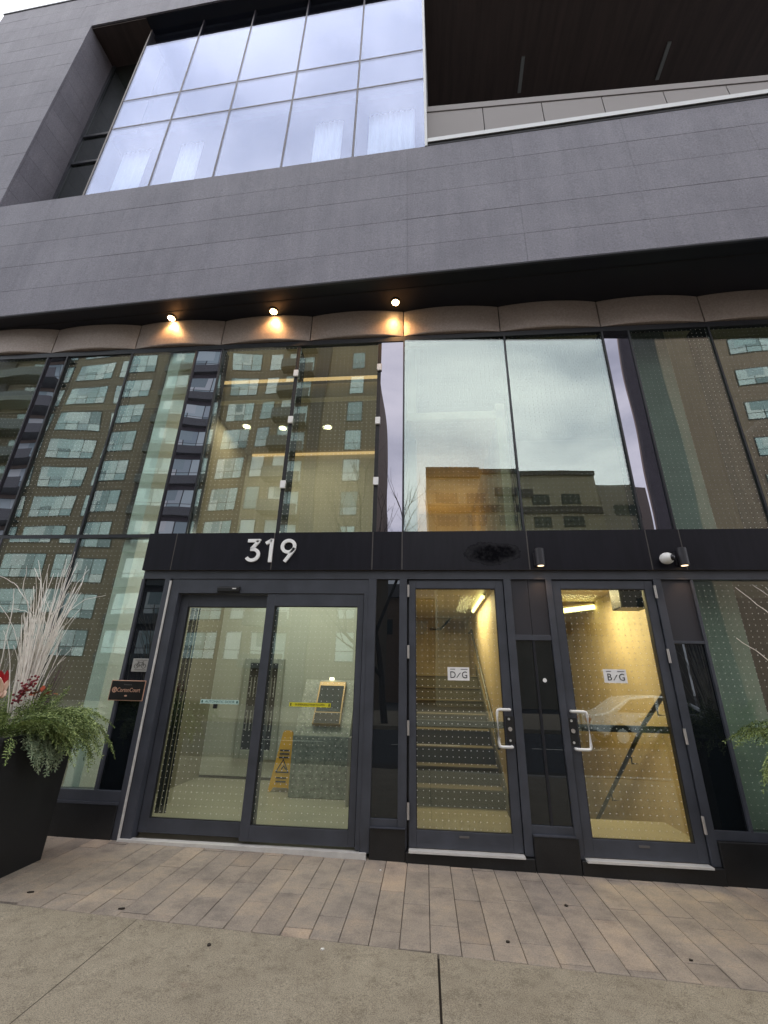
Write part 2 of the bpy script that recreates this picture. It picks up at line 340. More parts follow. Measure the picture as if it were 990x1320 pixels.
def stroke(mb, pts, w, y0, y1):
    """flat stroke of constant width in the x-z plane, extruded y0..y1"""
    n = len(pts); L = []; Rr = []
    for i in range(n):
        a = Vector(pts[max(i-1, 0)]); b = Vector(pts[min(i+1, n-1)]); t = (b-a).normalized(); nn = Vector((-t.y, t.x))
        if 0 < i < n-1:
            t1 = (Vector(pts[i])-Vector(pts[i-1])).normalized(); k = 1/max(.45, abs(Vector((-t1.y, t1.x)).dot(nn)))
        else: k = 1
        L.append(Vector(pts[i])+nn*w/2*k); Rr.append(Vector(pts[i])-nn*w/2*k)
    mb.prism([tuple(q) for q in L]+[tuple(q) for q in Rr[::-1]], 'y', y0, y1)

# ------------------------------------------------------------------ frames of reference
AL = R(-2.87); SM = Vector((-1.002, -.519, 0)); SD = Vector((math.cos(AL), math.sin(AL), 0)); SN = Vector((-math.sin(AL), math.cos(AL), 0))
def S(s, o, z): p = SM+SD*s+SN*o; return (p.x, p.y, z)           # upper storeys stand a few degrees off the shopfront line
def gz(x, y): return -1.312-.0125*x+.012*min(0, y)              # sloping pavement
def pl(x): return -1.294-.042*x                                   # edge between pavers and concrete

# ================================================================== THE BUILDING
B = empty('office_building', (0, 0, -1.3), 'dark stone and glass entrance building with 319 over its doors and a recessed upper window', 'building')
# --- stone cladding: separate slabs over a dark backing
zs = [4.61, 5.08, 5.57, 6.05, 6.53, 7.02]
def slabs(mb, s0, s1, zl, o0=0.0, o1=.03, phase=.85, w=1.4, g=.004):
    for za, zb in zip(zl, zl[1:]):
        k = math.floor((s0-phase)/w); a = s0
        while a < s1-1e-6:
            b = min(s1, phase+(k+1)*w)
            if b-a > .02: mb.box(a+.0009, b-.0009, o0+random.uniform(-.0008, .0008), o1, za+.0028, zb-.0028)
            a = b; k += 1
st = MB(S)
slabs(st, -8.35, 9.0, zs)
up = [7.02+.4683*i for i in range(13)]; up[-1] = 12.64
slabs(st, -8.35, -5.745, up)
slabs(st, -8.35, 9.0, [12.64, 13.10, 13.56, 14.0])
# jamb of the recess, sill top, left flank
for za, zb in zip(up, up[1:]): st.box(-5.775, -5.745, .034, .63, za+.002, zb-.002)
for za, zb in zip([4.61]+[4.61+.47*i for i in range(1, 20)], [4.61+.47*i for i in range(1, 20)]+[14.0]):
    for a in range(7): st.box(-8.35, -8.32, .034+a*1.4, .034+(a+1)*1.4-.004, za+.002, zb-.002)
st.build('stone_cladding', MT['stone'], B)
bk = MB(S)
bk.box(-8.315, 9, .032, .3, 4.61, 7.0); bk.box(-8.315, -5.78, .032, 9.8, 4.613, 13.98); bk.box(-5.77, 9, .032, .2, 12.66, 13.98)
bk.box(-8.315, 9, .3, 9.8, 13.6, 13.98)
bk.build('backing_wall', MT['backing'], B)
cp = MB(S); cp.box(-8.37, 9, -.015, 9.8, 14.0, 14.05); cp.build('roof_coping', MT['frame_d'], B)
# soffit under the stone
sf = MB(); a = S(-8.35, .034, 0); b = S(9.0, .034, 0)
sf.prism([(a[0], a[1]), (b[0], b[1]), (b[0], 1.2), (a[0], 1.2)], 'z', 4.605, 4.68)
sf.build('overhang_soffit', MT['soffit'], B)
gr = MB(S); gr.box(-8.3, 9, .19, .205, 4.600, 4.6045); gr.build('soffit_groove', MT['gasket'], B)
el = MB(S); el.box(-8.35, 9, .003, .033, 4.598, 4.6045); el.build('drip_edge', MT['frame'], B)
# --- recessed window of the upper storeys
wo = .22
w = MB(S)
for i, sx in enumerate((-3.355, -2.25, -1.13, -.003)): w.box(sx-.014, sx+.014, wo-.004, wo+.05, 7.02, 12.64)
for z in (10.07, 9.205): w.box(-4.51, 1.09, wo-.003, wo+.04, z-.015, z+.015)
UW = w.build('window_mullions', MT['umull'], B)
c = MB(S); c.box(-4.53, -4.505, wo-.01, .66, 7.02, 12.64); c.build('corner_mullion', MT['parapet'], UW)
c = MB(S); c.box(1.09, 1.125, -.01, 3.0, 7.02, 12.64); c.build('end_cheek', MT['flash'], UW)
ms = [-4.505, -3.373, -2.268, -1.148, -.021, 1.09]
for i in range(5):
    for za, zb in ((7.02, 9.19), (9.22, 10.055), (10.085, 12.64)):
        q = MB(S); tl = random.uniform(-.0015, .0015); x0, x1 = ms[i]+(.032 if i else 0), ms[i+1]
        q.box(x0, x1, wo, wo+.012, za, zb); q.build('window_pane', MT['glass_w'], B)
q = MB(S); q.box(-5.74, -4.54, .66, .672, 7.0, 12.6); q.build('pocket_pane', MT['pocket_glass'], B)
q = MB(S)
for z in (10.05, 9.2): q.box(-5.74, -4.53, .63, .66, z-.03, z+.03)
q.box(-5.744, -5.68, .63, .67, 7, 12.62); q.build('pocket_frame', MT['frame'], B)
q = MB(S); q.box(-5.744, -4.53, .035, .66, 12.6, 12.64); q.build('pocket_soffit', MT['wood'], B)
q = MB(S); q.box(-4.53, 1.12, .035, .5, 12.62, 12.655); q.build('window_soffit', MT['soffit'], B)
# rooms behind
q = MB(S); q.box(-4.5, 1.08, .3, 4.0, 9.0, 9.15); q.box(-4.5, 1.08, .3, 4.0, 6.9, 7.0); q.box(-4.5, 1.08, 4.0, 4.1, 6.9, 12.6); q.box(-4.5, 1.08, .3, 4.0, 12.5, 12.6)
q.box(-4.6, -4.5, .75, 4.1, 6.9, 12.6); q.build('room_shell', MT['room'], B)
def curtain(s0, s1, z0, z1, label, o=.5):
    mb = MB(S); n = max(8, int((s1-s0)/.012)); top = []; bot = []
    ph = random.uniform(0, 6)
    F = lambda t: o+.022*math.sin(t*68+ph)+.012*math.sin(t*31+ph*2)
    ts = [s0+(s1-s0)*i/n for i in range(n+1)]
    A = [mb.v((t, F(t), z0)) for t in ts]; Bv = [mb.v((t, F(t)*.5+o*.5, z1)) for t in ts]
    A2 = [mb.v((t, F(t)+.004, z0)) for t in ts]; B2 = [mb.v((t, F(t)*.5+o*.5+.004, z1)) for t in ts]
    for i in range(n):
        mb.bm.faces.new((A[i], A[i+1], Bv[i+1], Bv[i])); mb.bm.faces.new((A2[i+1], A2[i], B2[i], B2[i+1]))
        mb.bm.faces.new((A[i], A2[i], A2[i+1], A[i+1])); mb.bm.faces.new((Bv[i], Bv[i+1], B2[i+1], B2[i]))
    o_ = mb.build('curtain', MT['curtain'], None, smooth=True); tag(o_, label, 'curtain', 'sheer curtains in the upper window'); return o_
curtain(.16, .92, 7.02, 8.98, 'white sheer curtain behind the rightmost column of upper window panes')
curtain(-.78, -.30, 7.02, 8.98, 'narrow white sheer curtain beside the fourth upright of the upper window')
curtain(-3.25, -2.85, 7.02, 8.98, 'faint sheer curtain in the second lower pane of the upper window')
curtain(-4.4, -3.85, 7.02, 8.98, 'pale sheer curtain at the left corner of the upper window')
# --- terrace at right
q = MB()
for i in range(9):
    x = .105+.862*i; q.box(x+.006, x+.856, -.4, -.37, 7.0, 8.15)
q.build('parapet_panels', MT['parapet'], B)
q = MB(); q.box(.1, 7.6, -.37, -.2, 7.0, 8.14); q.build('parapet_core', MT['backing'], B)
q = MB(); q.box(.1, 7.6, -.41, -.18, 8.165, 8.30); q.build('parapet_cap', MT['parapet'], B, bevel=.004)
q = MB(S); q.box(1.13, 9, -.012, .2, 7.12, 7.155); q.box(1.13, 9, -.022, -.012, 7.075, 7.155); q.box(1.19, 9, .03, .06, 7.155, 7.23); q.build('parapet_flashing', MT['flash'], B)
q = MB(S); q.box(1.13, 9, -.004, .2, 7.022, 7.07); q.build('flashing_shadow_gap', MT['gasket'], B)
q = MB(S); q.box(1.13, 9, .035, 5.0, 12.62, 12.655); q.build('terrace_soffit', MT['wood'], B)
q = MB(S); q.box(1.13, 9, 5.0, 5.1, 7.0, 12.62); q.build('terrace_back_wall', MT['room'], B)
q = MB(S); q.box(1.13, 9, .2, 5.0, 6.95, 7.02); q.build('terrace_floor', MT['kerb'], B)
for i, s_ in enumerate((3.18, 6.15)):
    y0 = 1.62+(.15 if i else 0)
    m = MB(S); m.box(s_-.035, s_+.035, y0, y0+.62, 12.585, 12.618)
    tag(m.build('soffit_light', MT['grey']), ('slim unlit strip light on the brown terrace ceiling nearer the glass', 'slim unlit strip light on the brown terrace ceiling at far right')[i], 'strip light', 'strip lights on the terrace ceiling')
# --- bulging bronze fascia panels
cx = [-8.74, -7.53, -6.31, -5.09, -3.865, -2.655, -1.445, -.224, .996, 2.212, 3.425, 4.64, 5.86]
for a, b in zip(cx, cx[1:]):
    m = MB(); n = 16; rows = []
    g = .006
    for (dz, db) in ((4.604, .0), (4.60, .055), (4.45, .062), (4.30, .060), (4.205, .055), (4.192, .045), (4.19, .0)):
        row = []
        for i in range(n+1):
            t = i/n; x = a+g+(b-a-2*g)*t; bul = math.sin(math.pi*t)**.8 if 0 < t < 1 else 0
            row.append(m.v((x, .02-(db*bul+(.02 if db else 0))-(.0 if db else 0), dz)))
        rows.append(row)
    for r0, r1 in zip(rows, rows[1:]):
        for i in range(n): m.bm.faces.new((r0[i], r0[i+1], r1[i+1], r1[i]))
    m.bm.faces.new([r[0] for r in rows]); m.bm.faces.new([r[-1] for r in rows][::-1])
    o = m.build('fascia_panel', MT['bronze'], B, smooth=False)
m = MB(); m.box(-8.7, 6, .024, .06, 4.12, 4.604); m.build('fascia_backing', MT['backing'], B)
m = MB(); m.box(-8.7, 6, -.012, .02, 4.105, 4.175); m.build('glazing_head', MT['frame_d'], B)
# --- upper glazing
def rnd_tilt(o, k=.0035):
    o.rotation_euler = (random.uniform(-k, k), 0, random.uniform(-k, k))
ZB, ZT = 1.535, 4.11
panes = [(-7.52, -6.31), (-6.29, -5.095), (-4.79, -3.875), (-3.855, -2.975), (-2.595, -1.60), (-1.555, -.54), (-.205, 1.02), (1.045, 2.19), (2.52, 3.415), (3.435, 4.62), (4.93, 5.86)]
for x0, x1 in panes:
    m = MB(); m.box(x0, x1, .0, .012, ZB, ZT); rnd_tilt(m.build('window_pane', MT['glass_u'], B), .007)
for i, (x0, x1) in enumerate([(-5.075, -4.81), (-2.955, -2.615), (-.515, -.225), (2.21, 2.50), (4.64, 4.91)]):
    m = MB(); m.box(x0, x1, -.002, .012, ZB, ZT); rnd_tilt(m.build('spandrel_panel', MT['spandrel'], B), .004)
    m = MB(); m.box(x0, x1, .03, .12, ZB, ZT); m.build('spandrel_backing', MT['backing'], B)
for x in (-7.53, -6.30, -5.085, -4.80, -3.865, -2.965, -2.605, -.215, 1.032, 2.20, 2.51, 3.425, 4.63, 4.92):
    m = MB(); m.prism([(x-.010, -.022), (x+.010, -.022), (x+.010, .016), (x+.025, .016), (x+.025, .13), (x-.025, .13), (x-.025, .016), (x-.010, .016)], 'z', 1.526, 4.104)
    m.build('mullion', MT['frame_d'], B)
m = MB(); m.box(3.27, 3.40, .016, .15, 1.52, 4.12); m.build('deep_mullion', MT['dark_pane'], B)
fin = MB()
for x in (-1.578, -.522): fin.box(x-.022, x+.022, -.003, .01, 1.52, 4.12); fin.box(x-.008, x+.008, .014, .28, 1.52, 4.12)
FIN = fin.build('glass_fin', MT['gasket'], B)
for x, z in ((-1.578, 3.66), (-1.578, 2.97), (-1.578, 2.11), (-.520, 3.70), (-.520, 2.92), (-.520, 2.13)):
    m = MB(); m.box(x-.029, x+.029, -.026, -.004, z-.047, z+.047); m.build('clamp_plate', MT['bright'], FIN, bevel=.003)
# --- header
hx = [-3.0, -2.68, -1.585, -.527, -.22, 1.043, 2.197, 2.512, 4.2, 5.9]
m = MB(); m.box(-2.995, 5.9, -.056, .03, 1.11, 1.515); m.build('header_backing', MT['seam'], B)
for i, (a, b) in enumerate(zip(hx, hx[1:])):
    m = MB(); m.box(a+.006, b-.006, -.06, -.0565, 1.108, 1.518); m.build('header_panel', MT['header_s'] if i == 4 else MT['header'], B)
m = MB(); m.box(-2.98, 5.9, -.028, .06, 1.02, 1.1075); m.build('door_head', MT['frame'], B, bevel=.002)
m = MB(); m.box(-8.7, -3.003, -.02, .06, 1.487, 1.525); m.build('transom', MT['frame_d'], B)
# --- lower glazing left
m = MB()
for x in (-7.53, -6.30, -5.085, -4.80, -3.865): m.box(x-.012, x+.012, -.022, .06, -.93, 1.487)
m.box(-2.996, -2.965, -.022, .06, -.93, 1.02); m.box(-8.7, -2.72, -.03, .07, -1.0, -.915)
m.build('storefront_frame', MT['frame'], B, bevel=.002)
m = MB(); m.box(-8.7, -2.725, -.045, .1, -1.02, -1.0); m.build('sill_ledge', MT['frame'], B)
for x0, x1 in ((-7.51, -6.32), (-6.28, -5.10), (-4.785, -3.88), (-3.85, -3.0)):
    m = MB(); m.box(x0, x1, .0, .012, -.915, 1.487); rnd_tilt(m.build('window_pane', MT['glass_u'], B), .007)
m = MB(); m.box(-5.07, -4.815, 0, .012, -.915, 1.487); m.build('spandrel_panel', MT['spandrel'], B)
m = MB(); m.box(-2.962, -2.728, .0, .012, -.915, 1.02); m.build('dark_side_panel', MT['dark_pane'], B)
# --- frame around the sliding doors
m = MB(); m.box(-2.728, -2.672, -.03, .1, -1.29, 1.02); m.box(-2.648, -2.56, -.02, .1, -1.27, 1.02); m.box(-2.56, -.56, -.02, .08, .872, 1.018)
m.box(-.598, -.56, -.03, .1, -1.25, .872); m.box(-.56, -.478, -.028, .1, -1.27, 1.02)
m.build('sliding_door_frame', MT['frame'], B, bevel=.002)
m = MB(); m.box(-2.672, -2.655, -.034, -.02, -1.28, 1.0); m.build('jamb_seal', MT['sill'], B)
m = MB(); m.box(-2.655, -2.648, -.018, .1, -1.28, 1.0); m.build('jamb_gap', MT['gasket'], B)
def door(name, x0, x1, z0, z1, gx0, gx1, gz0, gz1, y, t=.05, pane='glass'):
    m = MB(); m.box(x0, gx0, y, y+t, z0, z1); m.box(gx1, x1, y, y+t, z0, z1); m.box(gx0, gx1, y, y+t, z0, gz0); m.box(gx0, gx1, y, y+t, gz1, z1)
    d = m.build(name, MT['frame'], B, bevel=.003)
    m = MB(); m.box(gx0, gx1, y+t*.5, y+t*.5+.01, gz0, gz1); m.build('glass_pane', MT[pane], d)
    m = MB(); g = .006
    m.box(gx0, gx0+g, y+.004, y+t*.5, gz0, gz1); m.box(gx1-g, gx1, y+.004, y+t*.5, gz0, gz1); m.box(gx0+g, gx1-g, y+.004, y+t*.5, gz0, gz0+g); m.box(gx0+g, gx1-g, y+.004, y+t*.5, gz1-g, gz1)
    m.build('gasket', MT['gasket'], d); return d
d1 = door('sliding_door', -2.555, -1.50, -1.235, .868, -2.47, -1.60, -1.125, .745, .055, .05)
m = MB()
for x, w9 in ((-2.46, .035), (-2.415, .03), (-2.372, .012)): m.box(x, x+w9, .115, .125, -1.1, .74)
m.build('brush_seal', MT['gasket'], d1)
d2 = door('sliding_door', -1.60, -.602, -1.24, .868, -1.515, -.66, -1.125, .745, -.012, .05)
m = MB(); m.box(-2.66, -.5, -.055, .02, -1.33, -1.264); m.build('door_threshold', MT['sill'], B)
# --- posts between the doors
m = MB()
m.box(-.245, -.170, -.028, .1, -1.23, 1.02); m.box(.782, .852, -.028, .1, -1.23, 1.02); m.box(1.185, 1.243, -.028, .1, -1.23, 1.02); m.box(2.193, 2.262, -.028, .1, -1.23, 1.02)
m.box(-.478, -.245, -.02, .08, -1.09, -1.028); m.box(.852, 1.185, -.02, .08, -1.085, -1.02); m.box(.852, 1.185, -.02, .08, .442, .492)
m.box(2.262, 5.9, -.02, .08, -1.06, -.995); m.box(2.262, 2.545, -.02, .08, .43, .455); m.box(2.53, 2.556, -.024, .08, -.995, 1.02); m.box(3.42, 3.45, -.024, .08, -.995, 1.02)
m.build('door_posts', MT['frame'], B, bevel=.002)
m = MB(); m.box(1.008, 1.030, -.012, .04, -1.02, .442); m.build('pane_divider', MT['frame_d'], B)
for a, b in ((.853, 1.016), (1.019, 1.184)):
    m = MB(); m.box(a, b, -.006, .03, .493, 1.019); m.build('metal_panel', MT['panel'], B, bevel=.002)
m = MB(); m.box(2.263, 2.53, -.006, .03, .456, 1.019); m.build('metal_panel', MT['panel'], B, bevel=.002)
for a, b, z0, z1 in ((-.477, -.246, -1.027, 1.019), (.853, 1.007, -1.019, .441), (1.031, 1.184, -1.019, .441), (2.263, 2.529, -.994, .429)):
    m = MB(); m.box(a, b, .0, .012, z0, z1); m.build('dark_pane', MT['dark_pane'], B)
for a, b in ((2.557, 3.419), (3.451, 4.6)):
    m = MB(); m.box(a, b, .0, .012, -.994, 1.019); m.build('window_pane', MT['glass'], B)
# --- plinth
def pln(a, b, zt, yf):
    m = MB(); n = 2
    m.prism([(a, gz(a, 0)-.1), (b, gz(b, 0)-.1), (b, zt), (a, zt)], 'y', yf, .12); m.build('plinth_block', MT['plinth'], B, bevel=.004)
pln(-8.7, -2.73, -1.02, -.04); pln(-.475, -.178, -1.09, -.045); pln(-.176, .85, -1.237, -.06); pln(.854, 1.205, -1.088, -.055); pln(1.209, 2.26, -1.232, -.06); pln(2.264, 5.9, -1.062, -.05)
for a, b in ((.852, 1.187), (-.477, -.18), (2.264, 5.9)):
    m = MB(); m.box(a, b, -.062, -.02, -1.086, -1.078 if a > 0 else -1.083); m.build('plinth_trim', MT['frame'], B) if a < 2 else m.bm.free()
for a, b in ((-.15, .775), (1.245, 2.175)):
    m = MB(); m.box(a, b, -.085, .0, -1.236, -1.222); m.build('door_sill', MT['sill'], B)
m = MB()
for a, b in ((-.19, -.105), (.715, .80), (1.235, 1.305), (2.125, 2.21)): m.box(a, b, .046, .1, -1.235, 1.02)
for a, b in ((-.105, .715), (1.305, 2.125)): m.box(a, b, .046, .1, .945, 1.02)
m.build('door_stop', MT['frame_d'], B)
# --- swing doors
def swing(x0, x1, gx0, gx1, hinge_left):
    d = door('swing_door', x0, x1, -1.218, 1.012, gx0, gx1, -1.093, .93, -.012, .045)
    hx_ = x0-.004 if hinge_left else x1+.004
    for z in (.90, .32, -.33, -.96):
        m = MB(); m.cyl((hx_, -.034, z-.06), .011, .12, n=10); m.build('hinge', MT['hinge'], d)
    m = MB(); m.box(gx0, gx1, .045, .075, -.318, -.266); m.build('push_bar', MT['black'], d, bevel=.004)
    m = MB(); m.box(gx0, gx1, .036, .045, -.268, -.262); m.build('bar_edge', MT['seam'], d)
    sx = gx1+.045 if hinge_left else gx0-.045; dr = -1 if hinge_left else 1
    m = MB(); m.box(sx-.038, sx+.038, -.024, -.012, -.43, -.21); lp = m.build('lock_plate', MT['black'], d, bevel=.003)
    for z in (-.235, -.405): m = MB(); m.cyl((sx-.008, -.024, z), .010, -.006, 'y', 12); m.build('bolt', MT['steel'], lp)
    m = MB(); m.cyl((sx-.004, -.024, -.315), .017, -.012, 'y', 16); m.build('key_cylinder', MT['hinge'], lp)
    m = MB(); xo = sx+dr*.115; xi = sx+dr*.0; yb = -.012; yf = -.075; r = .025
    pts = [(xi, yb, -.158), (xi, yf+.02, -.158), (xi+dr*.01, yf, -.158), (xo-dr*r, yf, -.158), (xo-dr*.007, yf, -.163), (xo, yf, -.158-r), (xo, yf, -.452+r), (xo-dr*.007, yf, -.447), (xo-dr*r, yf, -.452), (xi+dr*.01, yf, -.452), (xi, yf+.02, -.452), (xi, yb, -.452)]
    m.tube(pts, .0125, 10); m.build('pull_handle', MT['white'], d, smooth=True)
    m = MB(); xm = (gx0+gx1)/2; m.box(xm-.04, xm+.04, -.016, -.012, -1.135, -1.12); m.build('maker_plate', MT['seam'], d)
    return d
swing(-.152, .776, -.088, .697, True); swing(1.247, 2.186, 1.322, 2.108, False)
# --- lobby shell
m = MB(); m.box(-7.6, -.30, .13, 4.4, -1.32, -1.232); m.build('lobby_floor', MT['lobby_floor'], B)
m = MB(); m.box(-3.2, -.42, 2.5, 2.6, -1.23, 3.92); m.box(-.42, -.32, .15, 2.6, -1.23, 3.92); m.box(-.42, -.32, .15, 2.6, 3.92, 4.5); m.build('lobby_wall', MT['lobby_wall'], B)
m = MB(); m.box(-3.2, -.44, 2.494, 2.499, -1.232, -1.20); m.build('skirting', MT['frame_d'], B)
m = MB(); m.box(-7.6, -3.34, 4.2, 4.3, -1.23, 3.92); m.box(-7.7, -7.6, .1, 4.3, -1.3, 4.5); m.build('side_room_wall', MT['ceil'], B)
m = MB(); m.box(-3.34, -3.20, .52, 4.3, -1.23, 4.5); m.build('dividing_wall', MT['ceil'], B)
m = MB(); m.box(-3.36, -3.205, .06, .52, -1.23, 4.5); m.build('white_wall_end', MT['whitewall'], B)
m = MB(); m.box(-3.2, -.42, .95, 2.6, 3.92, 4.02); m.box(-7.6, -3.34, .95, 4.3, 3.92, 4.02); m.build('lobby_ceiling', MT['ceil'], B)
m = MB(); m.box(-3.2, -.42, .84, .95, 3.915, 4.16); m.box(-7.6, -3.34, .84, .95, 3.915, 4.16); m.build('ceiling_bulkhead', MT['bulk'], B)
m = MB(); m.box(-7.6, 5.9, .13, 4.4, 4.5, 4.6); m.build('upper_slab', MT['bulk'], B)
m = MB(); m.box(-3.1, -.5, 2.43, 2.47, 3.875, 3.91); cvl = m.build('cove_light', MT['glow_cove']); tag(cvl, 'warm cove light along the top of the lobby back wall', 'cove light')
m = MB(); m.box(-3.1, -.5, .78, .82, 4.20, 4.23); cv2 = m.build('cove_light', MT['glow_cove']); tag(cv2, 'warm cove light over the ceiling drop behind the tall glass', 'cove light')
# rooms behind upper right glazing and at far right
m = MB(); m.box(6.0, 6.1, .1, 3.3, -1.3, 4.6); m.build('end_wall', MT['room'], B)
m = MB(); m.box(-.30, 6, 3.2, 3.3, 1.35, 4.5); m.build('upper_room_wall', MT['bulk'], B)
m = MB(); m.box(-.30, 6, .2, 4.4, 1.28, 1.38); m.build('upper_room_floor', MT['lobby_floor'], B)
m = MB(); m.box(2.62, 3.15, .35, .85, -1.3, 4.5); m.build('concrete_column', MT['colconc'], B, bevel=.01)
m = MB(); m.box(-.2, -.08, .6, 3.2, 1.38, 4.5); m.build('partition', MT['bulk'], B)
m = MB(); m.box(3.2, 6, 2.2, 2.3, -1.3, 1.28); m.build('shop_back_wall', MT['room'], B)
m = MB(); m.box(2.5, 6, .13, 2.3, -1.32, -1.235); m.build('shop_floor', MT['lobby_floor'], B)
# --- stairwell up (door D/G)
m = MB(); m.box(.88, .98, .12, 5.2, -1.3, 3.2); m.box(-.28, -.20, .12, 5.2, -1.3, 3.2); m.box(-.2, .88, 4.9, 5.0, -1.3, 3.2); m.build('stairwell_wall', MT['stairwall'], B)
m = MB(); m.box(-.2, .88, .13, 1.47, -1.32, -1.23); m.build('stair_hall_floor', MT['lobby_floor'], B)
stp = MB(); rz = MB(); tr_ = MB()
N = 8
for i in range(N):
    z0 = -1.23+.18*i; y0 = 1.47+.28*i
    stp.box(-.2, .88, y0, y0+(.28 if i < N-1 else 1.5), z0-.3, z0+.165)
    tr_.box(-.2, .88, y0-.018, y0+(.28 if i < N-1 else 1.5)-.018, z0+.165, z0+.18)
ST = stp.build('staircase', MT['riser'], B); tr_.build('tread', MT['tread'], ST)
m = MB(); m.prism([(1.47-.25, -1.23), (1.47+.28*8, .21+.0), (1.47+.28*8, .41), (1.2, -1.05), (1.1, -1.23)], 'x', .862, .879); m.build('stair_stringer', MT['riser'], B)
m = MB(); m.tube([(.83, 1.35, -.62), (.83, 1.55, -.45), (.83, 3.75, .98), (.83, 4.2, .98)], .018, 8)
for y in (1.7, 2.5, 3.3): z = -.45+(y-1.55)*.65; m.tube([(.83, y, z), (.83, y, z-.05), (.88, y, z-.05)], .007, 6)
m.build('handrail', MT['rail'], B)
m = MB(); m.tube([(.10, 4.82, 1.12), (.32, 4.82, 1.12), (.80, 4.82, 1.62)], .02, 8); m.build('handrail', MT['rail'], B)
m = MB(); m.box(-.28, .98, .12, 5.2, 3.0, 3.1); m.build('stairwell_ceiling', MT['stairwall'], B)
# --- stairwell down (door B/G)
m = MB(); m.box(2.45, 2.55, .12, 4.6, -3.2, 1.28); m.box(.98, 2.5, 4.5, 4.6, -3.2, 1.28); m.box(.981, 1.06, .12, 4.5, -3.2, 1.28); m.build('basement_stair_wall', MT['stairwall'], B)
m = MB(); m.box(1.06, 2.45, .13, 1.25, -1.36, -1.232); m.build('landing_floor', MT['lobby_floor'], B)
m = MB()
for i in range(8): m.box(1.06, 2.45, 1.25+.28*i, 1.53+.28*i, -1.6-.18*i, -1.412-.18*i)
m.box(1.06, 2.45, 3.49, 4.5, -3.2, -2.85); m.build('basement_stair', MT['tread'], B)
m = MB(); m.tube([(2.36, .32, .02), (2.36, .55, .0), (2.36, 1.1, -.30), (2.36, 3.4, -1.85)], .023, 8)
for y in (.75, 1.6, 2.4): z = .0-(y-.55)*.65; m.tube([(2.36, y, z), (2.36, y, z-.07), (2.45, y, z-.07)], .009, 6)
m.build('handrail', MT['rail'], B)
m = MB(); m.box(.98, 2.55, .12, 4.6, 1.22, 1.275); m.build('landing_ceiling', MT['stairwall'], B)
m = MB(); m.box(2.02, 2.3, .35, .6, .82, 1.1); m.build('door_closer_box', MT['black'], B, bevel=.01)
m = MB(); m.tube([(1.12, 1.3, 1.05), (1.12, 1.3, .62), (1.2, 1.5, .6)], .018, 8); m.tube([(1.06, 1.1, .82), (1.5, 1.5, .98), (1.5, 2.4, 1.0)], .014, 8); m.box(1.18, 1.3, 1.45, 1.55, .66, .92); m.build('pipework', MT['grey'], B)

# ================================================================== FITTINGS
hn = empty('house_number', (-1.6, -.063, 1.19), 'white metal number 319 on the black band over the sliding doors', 'house number')
def digit(pts, w_):
    m = MB()
    for p in pts: stroke(m, p, w_, -.082, -.063)
    m.build('digit', MT['bright'], hn, bevel=.0015)
H = .255; zb = 1.187; W_ = .036
def arc(cx_, cz, rx, rz_, a0, a1, n=16): return [(cx_+rx*math.cos(R(a0+(a1-a0)*i/n)), cz+rz_*math.sin(R(a0+(a1-a0)*i/n))) for i in range(n+1)]
x = -1.880
digit([[(x+.018, zb+H-.02), (x+.150, zb+H-.02), (x+.152, zb+H-.022)], [(x+.140, zb+H-.02), (x+.070, zb+.148), (x+.072, zb+.146)], [(x+.055, zb+.140)]+[(x+.075, zb+.141)]+arc(x+.082, zb+.081, .066, .060, 88, -150, 22)], W_)
x = -1.662
digit([[(x, zb+H-.052), (x+.062, zb+H-.012)], [(x+.062, zb+H), (x+.062, zb)]], W_)
x = -1.505
digit([arc(x+.09, zb+H-.083, .066, .063, 0, 360, 30), [(x+.156, zb+H-.10), (x+.145, zb+H-.128), (x+.062, zb+.004)]], W_)
def sconce(x_, label):
    e = empty('wall_light', (x_, -.11, 1.13), label, 'wall light', 'small downlights on the black band')
    m = MB(); m.cyl((x_, -.115, 1.135), .043, .17, n=28); m.build('lamp_body', MT['panel'], e, smooth=False, bevel=.003)
    m = MB(); m.box(x_-.05, x_-.02, -.075, -.06, 1.15, 1.28); m.box(x_-.03, x_+.0, -.1, -.06, 1.18, 1.25); m.build('wall_bracket', MT['panel'], e)
    m = MB(); m.cyl((x_, -.115, 1.1335), .030, .001, n=24); m.build('lens', MT['glow_sconce'], e)
sconce(1.135, 'small black wall light above the panel between the two swing doors'); sconce(2.462, 'small black wall light beside the white security camera')
cam_e = empty('security_camera', (2.33, -.10, 1.19), 'white dome security camera on the black band over the right door', 'camera')
m = MB(); m.ball((2.315, -.115, 1.205), .062, (1.0, 1, .9), 24, 16); m.build('housing', MT['white'], cam_e, smooth=True)
m = MB(); m.ball((2.338, -.150, 1.203), .033, (1, 1, 1), 20, 12); m.build('lens_dome', MT['lens'], cam_e, smooth=True)
m = MB(); m.cyl((2.365, -.06, 1.225), .038, -.045, 'y', 20); m.build('mount', MT['black'], cam_e)
